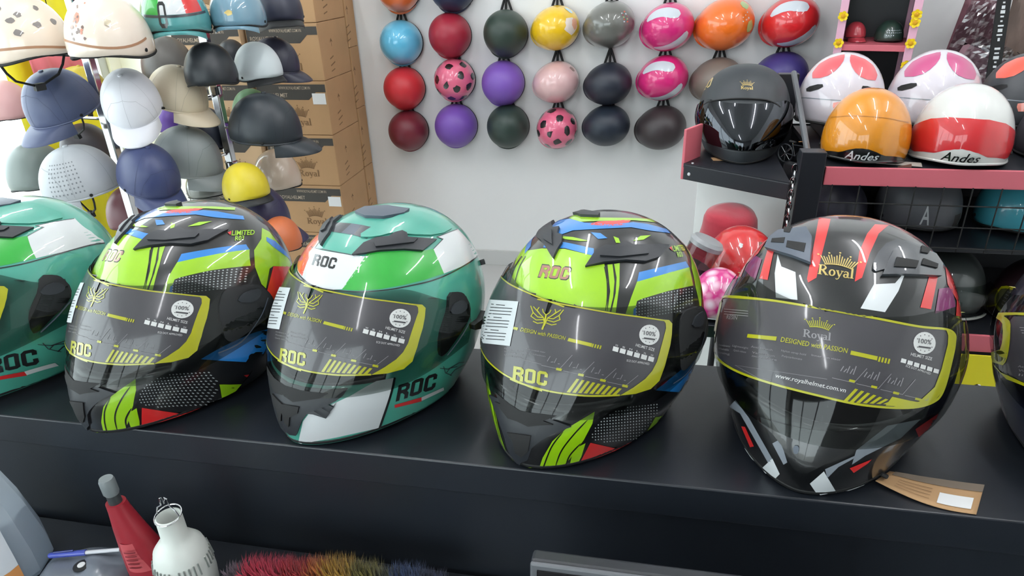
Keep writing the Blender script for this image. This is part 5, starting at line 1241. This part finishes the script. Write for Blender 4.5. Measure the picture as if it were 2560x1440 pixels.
# ------------------------------------------------------------------ bags hanging by the tower
M_bagm = mat('maroon_nylon', (128, 84, 94), .6, bump=.2, bump_scale=90, vary=.2, vscale=14); M_film = clear_mat('bag_film', (214, 212, 216), 2.2, .12)
def quilted(nm, c, w, h, t, m, lab, rz=0, roll=0):
    e = empty(nm, T(c) @ Rz(rz) @ Ry(roll), lab, 'bag', 'bags hung by the tower shelf')
    nx, nz = 14, 20; rr = random.Random(3); V = []; F = []
    for s_ in (-1, 1):
        for i in range(nx + 1):
            for j in range(nz + 1):
                u, v = i / nx * 2 - 1, j / nz * 2 - 1; bul = max(0, (1 - u ** 4) * (1 - v ** 4)) ** .5
                V.append((u * w / 2, s_ * (t / 2 * bul + .006 * math.sin(u * 9 + v * 4) * bul), v * h / 2))
    o = (nx + 1) * (nz + 1)
    for i in range(nx):
        for j in range(nz):
            a = i * (nz + 1) + j; b = a + nz + 1; F += [(a, a + 1, b + 1, b), (o + a, o + b, o + b + 1, o + a + 1)]
    b_ = MB(); b_.add(V, F, True); b_.build('body', m, e); return e
def crumple(e, w, h, y, seed, m):
    rr = random.Random(seed); nx, nz = 16, 24; V = []; F = []
    off = [[rr.uniform(-1, 1) for _ in range(nz + 1)] for _ in range(nx + 1)]
    for i in range(nx + 1):
        for j in range(nz + 1):
            u, v = i / nx * 2 - 1, j / nz * 2 - 1; V.append((u * w / 2 * (1 - .25 * max(0, v)), y - .02 * (1 - u * u) + .008 * off[i][j] + .006 * math.sin(6 * u + 9 * v), v * h / 2))
    for i in range(nx):
        for j in range(nz): a = i * (nz + 1) + j; b = a + nz + 1; F.append((a, b, b + 1, a + 1))
    q = MB(); q.add(V, F, False); q.build('clear_wrap', m, e)
c = at_y(2432, 95, 3.36); e = quilted('gear_bag', c, .17, .30, .07, M_bagm, 'maroon quilted gear bag in crumpled clear plastic, beside the tower', roll=8); crumple(e, .19, .34, -.045, 5, M_film)
MB().box((-.05, -.036, -.12), (.10, .004, .03)).build('red_trim', G_pink, e); MB().tube([(0, 0, .15), (0, .05, .26), (0, (YB - .002) - c.y, .27)], .004, 6).build('hanger_cord', M_rubber, e)
c = at_y(2425, 195, 3.22); e = quilted('gear_bag', c, .20, .22, .06, mat('plum_nylon', (140, 104, 114), .6, bump=.2, bump_scale=90, vary=.2, vscale=14), 'plum gear bag in clear wrap hanging lower, over the white helmets', roll=22); crumple(e, .22, .30, -.04, 9, M_film)
MB().tube([(-.045, -.04, .115), (.05, -.04, .10)], .006, 8).build('hanger_bar', M_white, e); MB().tube([(.0, -.04, .108), (.012, -.03, .135), (0, (YB - .002) - c.y, .30)], .003, 6).build('hanger_cord', M_rubber, e)
# black strap with white marks
c0, c1 = at_y(2512, -10, 3.12), at_y(2478, 218, 3.06)
se = empty('lettered_strap', T(c1), 'black hanging strap with a row of white letter marks', 'strap', 'bags hung by the tower shelf')
d = c0 - c1; nrm = Vector((1, 0, 0)); nrm = (nrm - d.normalized() * nrm.dot(d.normalized())).normalized(); up = d.normalized(); fwd = nrm.cross(up)
b_ = MB(); n0 = len(b_.v)
V = []
for s_ in (0, 1.25):
    for w_ in (-.024, .024):
        for t_ in (-.002, .002): V.append(up * (d.length * s_) + nrm * w_ + fwd * t_)
b_.add(V, [(0, 2, 6, 4), (1, 5, 7, 3), (0, 4, 5, 1), (2, 3, 7, 6), (0, 1, 3, 2), (4, 6, 7, 5)]); b_.build('webbing', M_rubber, se)
rr = random.Random(4); mk = MB()
sgn = -1 if fwd.y > 0 else 1
for i in range(19):
    if i in (9,): continue
    h0 = d.length * (.03 + .05 * i); L = rr.choice([.004, .006, .003, .006]); W_ = rr.choice([.004, .008, .010, .006])
    q = [up * (h0 - L) + nrm * -W_, up * (h0 - L) + nrm * W_, up * (h0 + L) + nrm * W_, up * (h0 + L) + nrm * -W_]
    MB().add([v + fwd * (.0032 * sgn) for v in q], [(0, 1, 2, 3)]).build('letter_mark', M_white, se)
MB().tube([up * (d.length * 1.24), up * (d.length * 1.3) + Vector((0, YB - .003 - c1.y, 0)) * 1.0], .004, 6).build('hanger_cord', M_rubber, se)
c = at_y(2565, 60, 3.2); e = quilted('gear_bag', c, .14, .26, .06, mat('taupe_nylon', (110, 92, 84), .6, vary=.15, vscale=12), 'taupe bag with pink edge at the picture corner'); MB().tube([(.05, -.03, .12), (.03, -.04, .0), (.06, -.03, -.10)], .016, 8).build('pink_panel', mat('orchid_pink', (214, 110, 176), .4), e); MB().tube([(0, 0, .13), (0, (YB - .002) - c.y, .2)], .003, 6).build('hanger_cord', M_rubber, e)
c = at_y(2548, 170, 3.08); e = empty('kraft_tag', T(c) @ Ry(24), 'brown kraft tag hanging near the picture edge above the grey helmet', 'tag'); MB().box((0, 0, 0), (.06, .0015, .075), bev=.0005).build('card', M_kraft, e); MB().lathe([(.006, 0), (.006, .003)], 12, R=Matrix.Rotation(math.pi / 2, 3, 'X'), c=(-.022, -.001, .01)).build('eyelet', M_rubber, e); MB().tube([(0, 0, .036), (0, (YB - .002) - c.y, .10)], .001, 5).build('string', M_rubber, e)
# ------------------------------------------------------------------ on the counter: kraft card under the black helmet
P4 = [at_z(2186, 1212, CT), at_z(2222, 1188, CT), at_z(2458, 1222, CT), at_z(2440, 1288, CT)]
kc = empty('hang_tag', T(.345, .695, CT), 'curled kraft hang tag with white sticker lying beside the black helmet', 'tag')
A, B, C_, D_ = [p - Vector((.345, .695, CT)) for p in P4]
def kpt(u, v, off=0.0):
    p = (A * (1 - u) + D_ * u) * (1 - v) + (B * (1 - u) + C_ * u) * v
    return Vector((p.x, p.y - .010 * math.sin(math.pi * u) * (1 - v), .0015 + .010 * (1 - u) ** 2 * .5 + off + .004 * u * v))
def ksheet(nm, u0, u1, v0, v1, off, m, nu=14, nv=6):
    V = [kpt(u0 + (u1 - u0) * i / nu, v0 + (v1 - v0) * j / nv, off) for i in range(nu + 1) for j in range(nv + 1)]
    F = [(i * (nv + 1) + j, (i + 1) * (nv + 1) + j, (i + 1) * (nv + 1) + j + 1, i * (nv + 1) + j + 1) for i in range(nu) for j in range(nv)]
    q = MB(); q.add(V, F, True); o = q.build(nm, m, kc); return o
o = ksheet('card', 0, 1, 0, 1, 0, M_kraft); md = o.modifiers.new('thick', 'SOLIDIFY'); md.thickness = .0008
ksheet('printed_strip', .06, 1, .74, 1, .0008, mat('taupe_print', (112, 98, 84), .6)); ksheet('white_sticker', .58, .93, .12, .5, .0010, M_stick)
for i in range(4): ksheet('print_line', .16, .5, .18 + .13 * i, .195 + .13 * i, .0010, M_bcrown, 6, 1)
MB().tube([kpt(.06, .35, .004), kpt(.02, .3, .006), kpt(-.08, .55, .004)], .003, 6).build('tag_fastener', M_rubber, kc)

# ------------------------------------------------------------------ on the desk
# sanitiser bottle
def milky(name, tint, amount):
    m = clear_mat(name, tint, 1.5, .04); nt = m.node_tree; out = nt.nodes['Material Output']; first = out.inputs[0].links[0].from_socket
    df = nt.nodes.new('ShaderNodeBsdfTranslucent'); d2 = nt.nodes.new('ShaderNodeBsdfDiffuse'); ad = nt.nodes.new('ShaderNodeMixShader'); mx = nt.nodes.new('ShaderNodeMixShader')
    df.inputs[0].default_value = lin((225, 230, 236)); d2.inputs[0].default_value = lin((225, 230, 236)); mx.inputs[0].default_value = amount
    nt.links.new(df.outputs[0], ad.inputs[1]); nt.links.new(d2.outputs[0], ad.inputs[2]); nt.links.new(first, mx.inputs[1]); nt.links.new(ad.outputs[0], mx.inputs[2]); nt.links.new(mx.outputs[0], out.inputs[0]); return m
M_pet = milky('clear_bottle', (226, 232, 236), .45); M_gel = milky('clear_gel', (214, 224, 232), .35)
bt = empty('sanitiser_bottle', T(-.885, .560, DZ), 'clear refill bottle with white and orange label, cut off by the picture edge', 'bottle')
prof = [(.030, .0), (.058, .003), (.063, .012), (.062, .05), (.052, .115), (.040, .165), (.024, .195), (.015, .205), (.014, .225)]
MB().lathe(prof, 10, caps=True).build('body', M_pet, bt, auto=25)
MB().lathe([(.010, .006), (.056, .008), (.058, .05), (.050, .105)], 20).build('gel', M_gel, bt)
MB().lathe([(.017, .222), (.017, .25), (.012, .256)], 24).build('cap', M_white, bt)
lab = MB(); V = []; F = []
for i in range(13):
    t = rad(-150 + 130 * i / 12)
    for (r, z) in ((.0645, .02), (.0625, .056), (.0585, .082), (.0545, .11)): V.append((r * math.cos(t), r * math.sin(t), z))
for i in range(12):
    for j in range(3): F.append((i * 4 + j, (i + 1) * 4 + j, (i + 1) * 4 + j + 1, i * 4 + j + 1))
lab.add(V[:], F, True); lo = lab.build('label', mat('bottle_label', (206, 210, 216), .4), bt)
l2 = MB(); V = []; F = []
for i in range(13):
    t = rad(-150 + 130 * i / 12); z = .048 + .008 * math.sin(i * .5)
    for (r, zz) in ((.0652, .02), (.0640, z)): V.append((r * math.cos(t), r * math.sin(t), zz))
for i in range(12): F.append((2 * i, 2 * i + 2, 2 * i + 3, 2 * i + 1))
l2.add(V, F, True); l2.build('orange_label', mat('label_orange', (206, 140, 80), .4), bt)
for i, z in enumerate((.092, .078, .064)):
    l3 = MB(); V = []; F = []
    for q in range(9):
        t = rad(-80 + (40 - 6 * i) * q / 8); r = .0575 + .005 * (.092 - z) / .03
        for zz in (z, z + (.006 if i == 0 else .003)): V.append(((r + .0008) * math.cos(t), (r + .0008) * math.sin(t), zz))
    for q in range(8): F.append((2 * q, 2 * q + 2, 2 * q + 3, 2 * q + 1))
    l3.add(V, F, True); l3.build('label_print', G_inkdark, bt)
# red squeeze bottle
M_redpl = mat('red_plastic', (150, 34, 46), .4); rb = empty('red_bottle', T(-.655, .580, DZ) @ Rz(14), 'dark red tapered squeeze bottle with grey cap', 'bottle')
def oval(nm, rows, m, e, n=28):
    V = []; F = []
    for (cx, rx, ry, z) in rows:
        for k in range(n): t = 2 * math.pi * k / n; V.append((cx + rx * math.cos(t), ry * math.sin(t), z))
    for i in range(len(rows) - 1):
        for k in range(n): F.append((i * n + k, i * n + (k + 1) % n, (i + 1) * n + (k + 1) % n, (i + 1) * n + k))
    F += [tuple(range(n - 1, -1, -1)), tuple((len(rows) - 1) * n + k for k in range(n))]
    q = MB(); q.add(V, F, True); return q.build(nm, m, e)
oval('body', [(.006, .030, .02, 0), (.006, .034, .022, .008), (.004, .0335, .0215, .03), (-.002, .027, .019, .07), (-.008, .020, .016, .105), (-.012, .0140, .0130, .135), (-.0135, .0125, .012, .148)], M_redpl, rb)
oval('neck', [(-.0135, .0085, .0085, .147), (-.014, .008, .008, .163)], matte('neck_grey', (52, 56, 58), .4), rb)
oval('cap', [(-.014, .0085, .0085, .162), (-.0145, .0098, .0098, .165), (-.015, .0098, .0098, .184), (-.015, .0085, .0085, .188)], mat('cap_grey', (120, 126, 128), .3), rb)
V = []; F = []
for i in range(9):
    u = -.5 + i / 8
    for (cx, rx, ry, z) in ((-.0005, .0255, .0222, .040), (-.004, .023, .0198, .062), (-.0075, .0185, .0175, .088)): V.append((cx + rx * 1.2 * u, -ry * math.sqrt(max(0, 1 - (1.15 * u) ** 2)) - .0008, z))
for i in range(8):
    for j in range(2): F.append((i * 3 + j, (i + 1) * 3 + j, (i + 1) * 3 + j + 1, i * 3 + j + 1))
q = MB(); q.add(V, F, True); q.build('label', mat('red_label', (186, 78, 84), .4), rb)
for i in range(5):
    V = []; z = .048 + .007 * i
    for k in range(7):
        u = -.36 + .6 * k / 6
        for zz in (z, z + .0022): V.append((-.003 + .0265 * u, -.0208 * math.sqrt(1 - (1.0 * u) ** 2) - .0026, zz))
    q = MB(); q.add(V, [(2 * k, 2 * k + 2, 2 * k + 3, 2 * k + 1) for k in range(6)], True); q.build('label_print', mat('label_dark_red', (120, 34, 42), .5), rb)
# rechargeable bulb with hanging hook
M_bulbw = mat('bulb_white', (206, 210, 204), .4); lbm = empty('hook_bulb', T(-.578, .562, DZ - .0), 'white rechargeable lamp bulb standing with wire hook up', 'bulb')
MB().lathe([(.018, 0), (.030, .006), (.036, .02), (.0375, .045), (.036, .075), (.031, .098), (.022, .110), (.0165, .116), (.0160, .150), (.0145, .151), (.0135, .146), (.0135, .125)], 40, caps=True).build('body', M_bulbw, lbm, auto=50)
for q in range(36):
    if q % 6 == 5: continue
    t = 2 * math.pi * q / 36; MB().tube([(.0374 * math.cos(t), .0374 * math.sin(t), .066), (.0350 * math.cos(t), .0350 * math.sin(t), .084)], .0012, 5).build('vent_slit', mat('slit_grey', (128, 134, 130), .6), lbm)
MB().lathe([(.0130, .124), (.0130, .126)], 24).build('socket', mat('socket_mauve', (128, 116, 126), .5), lbm)
MB().tube([(.0168 * math.cos(t), .0168 * math.sin(t), .152 + .003 * math.sin(t)) for t in [k * math.pi / 12 for k in range(24)]], .0009, 6, closed=True).tube([(-.0165, 0, .152), (-.012, 0, .164), (-.006, 0, .168), (-.0045, 0, .180), (-.001, 0, .182), (.0, 0, .172), (.003, 0, .182), (.006, 0, .180), (.007, 0, .168), (.012, 0, .163), (.0165, 0, .152)], .0010, 6).build('wire_hook', M_chrome, lbm)
# grey zip pouch and pen
pc = at_z(215, 1425, DZ + .02); pch = empty('zip_pouch', T(pc.x, pc.y, DZ) @ Rz(10), 'grey plastic pouch lying behind the red bottle', 'pouch')
V = []; F = []; nx, ny = 18, 12
for s_ in (0, 1):
    for i in range(nx + 1):
        for j in range(ny + 1):
            u, v = i / nx * 2 - 1, j / ny * 2 - 1; b_ = max(0, (1 - u ** 4) * (1 - v ** 4)) ** .6
            V.append((u * .070, v * .046 + .006 * u, .0008 + s_ * (.002 + .030 * b_ + .003 * math.sin(7 * u + 3 * v) * b_)))
o_ = (nx + 1) * (ny + 1)
for i in range(nx):
    for j in range(ny): a = i * (ny + 1) + j; b_ = a + ny + 1; F += [(a, a + 1, b_ + 1, b_), (o_ + a, o_ + b_, o_ + b_ + 1, o_ + a + 1)]
for i in range(nx): a = i * (ny + 1); b_ = a + ny + 1; F += [(a, b_, o_ + b_, o_ + a), (a + ny, o_ + a + ny, o_ + b_ + ny, b_ + ny)]
for j in range(ny): F += [(j, o_ + j, o_ + j + 1, j + 1), (nx * (ny + 1) + j, nx * (ny + 1) + j + 1, o_ + nx * (ny + 1) + j + 1, o_ + nx * (ny + 1) + j)]
q = MB(); q.add(V, F, True); q.build('bag', mat('pouch_grey', (112, 118, 128), .25, coat=.6, coat_rough=.1), pch)
MB().box((0, .045, .004), (.138, .006, .004), bev=.001).build('zip', mat('zip_grey', (150, 156, 162), .4), pch)
MB().lathe([(.011, 0), (.011, .0012), (.006, .0014)], 24, c=(.0, -.004, .0325)).build('badge', M_blackmat, pch); MB().lathe([(.005, 0), (.005, .001)], 16, c=(0, -.004, .0342)).build('badge_mark', M_stick, pch)
a = at_z(122, 1389, DZ + .040); b2 = at_z(300, 1374, DZ + .040); d = (b2 - a); e = empty('ballpoint_pen', T(a), 'blue and white ballpoint pen on the grey pouch', 'pen')
MB().tube([Vector((0, 0, 0)), d * .03, d * .52], [.003, .0042, .0042], 10).build('barrel', mat('pen_blue', (64, 78, 170), .3, coat=.5), e); MB().tube([d * .52, d * 1.0], .0028, 10).build('refill_tube', mat('pen_white', (206, 208, 214), .3), e); MB().tube([d * .08 + Vector((0, 0, .005)), d * .36 + Vector((0, 0, .006))], .0012, 6).build('clip', mat('pen_blue_dark', (44, 52, 120), .3), e)
MB().box(d * .1 + Vector((0, 0, -.02)), (.001, .001, .04)).build('support', M_blackmat, e) if False else None
# rainbow duster
A, B = Vector((-.515, .560, DZ + .044)), Vector((-.235, .598, DZ + .044)); d = B - A
du = empty('duster', T(A.x, A.y, DZ), 'fluffy rainbow duster lying at the desk edge', 'duster'); ax = d.normalized(); o0 = Vector((0, 0, .044))
MB().tube([o0 - ax * .02, o0 + d * 1.05], .006, 8).build('rod', M_stick, du)
cols = [((128, 112, 124), 0, .10, .030, 'mauve'), ((206, 58, 92), .08, .30, .040, 'pink'), ((190, 52, 62), .28, .40, .039, 'red'), ((200, 120, 50), .38, .47, .041, 'orange'), ((196, 158, 48), .45, .60, .043, 'yellow'), ((140, 130, 50), .58, .72, .038, 'olive'), ((110, 112, 84), .70, .80, .028, 'grey'), ((44, 84, 140), .78, .92, .034, 'blue'), ((40, 58, 110), .90, 1.02, .026, 'navy')]
u = ax.orthogonal().normalized(); w = ax.cross(u); rr = random.Random(11)
for (cc, t0, t1, R_, nm) in cols:
    V = []; F = []
    for _ in range(int(1500 * (t1 - t0) / .2)):
        t = rr.uniform(t0, t1); th = rr.uniform(0, 2 * math.pi); dr = u * math.cos(th) + w * math.sin(th); L = R_ * rr.uniform(.75, 1.05); lean = ax * rr.uniform(-.008, .008)
        base = o0 + d * t; tip = base + dr * L + lean
        if tip.z < .002: tip.z = .002
        side = ax.cross(dr) * .0012; k = len(V); mid = base.lerp(tip, .6) + ax * rr.uniform(-.003, .003)
        V += [base + side, base - side, mid - side, mid + side, tip]; F += [(k, k + 1, k + 2, k + 3), (k + 3, k + 2, k + 4)]
    q = MB(); q.v = [tuple(x) for x in V]; q.f = F; q.sm = [False] * len(F); o = q.build(nm + '_fibres', mat('fibre_' + nm, cc, .9, sheen=.3), du); o['kind'] = 'stuff'
# monitor
mo = empty('monitor', T(.085, .50, DZ) @ Rz(0), 'dark monitor at the lower picture edge on the desk', 'monitor')
R_ = Matrix.Rotation(rad(-8), 3, 'X')
def mbx(nm, c, dd, m, bev=.002): return MB().box(R_ @ Vector(c) + Vector((0, 0, 0)), dd, R=R_, bev=bev).build(nm, m, mo)
mbx('housing', (0, .012, .112), (.366, .020, .165), matte('monitor_grey', (48, 50, 54), .4), .004)
mbx('bezel', (0, .0, .112), (.366, .006, .165), matte('bezel_grey', (92, 94, 98), .35), .0028)
mbx('screen', (0, -.0042, .112), (.350, .002, .150), mat('screen_dark', (18, 14, 16), .08, coat=1), .0)
MB().box((0, .03, .006), (.16, .12, .012), bev=.004).build('foot', M_blackmat, mo); MB().box((0, .035, .05), (.04, .012, .09), bev=.002).build('neck', M_blackmat, mo)
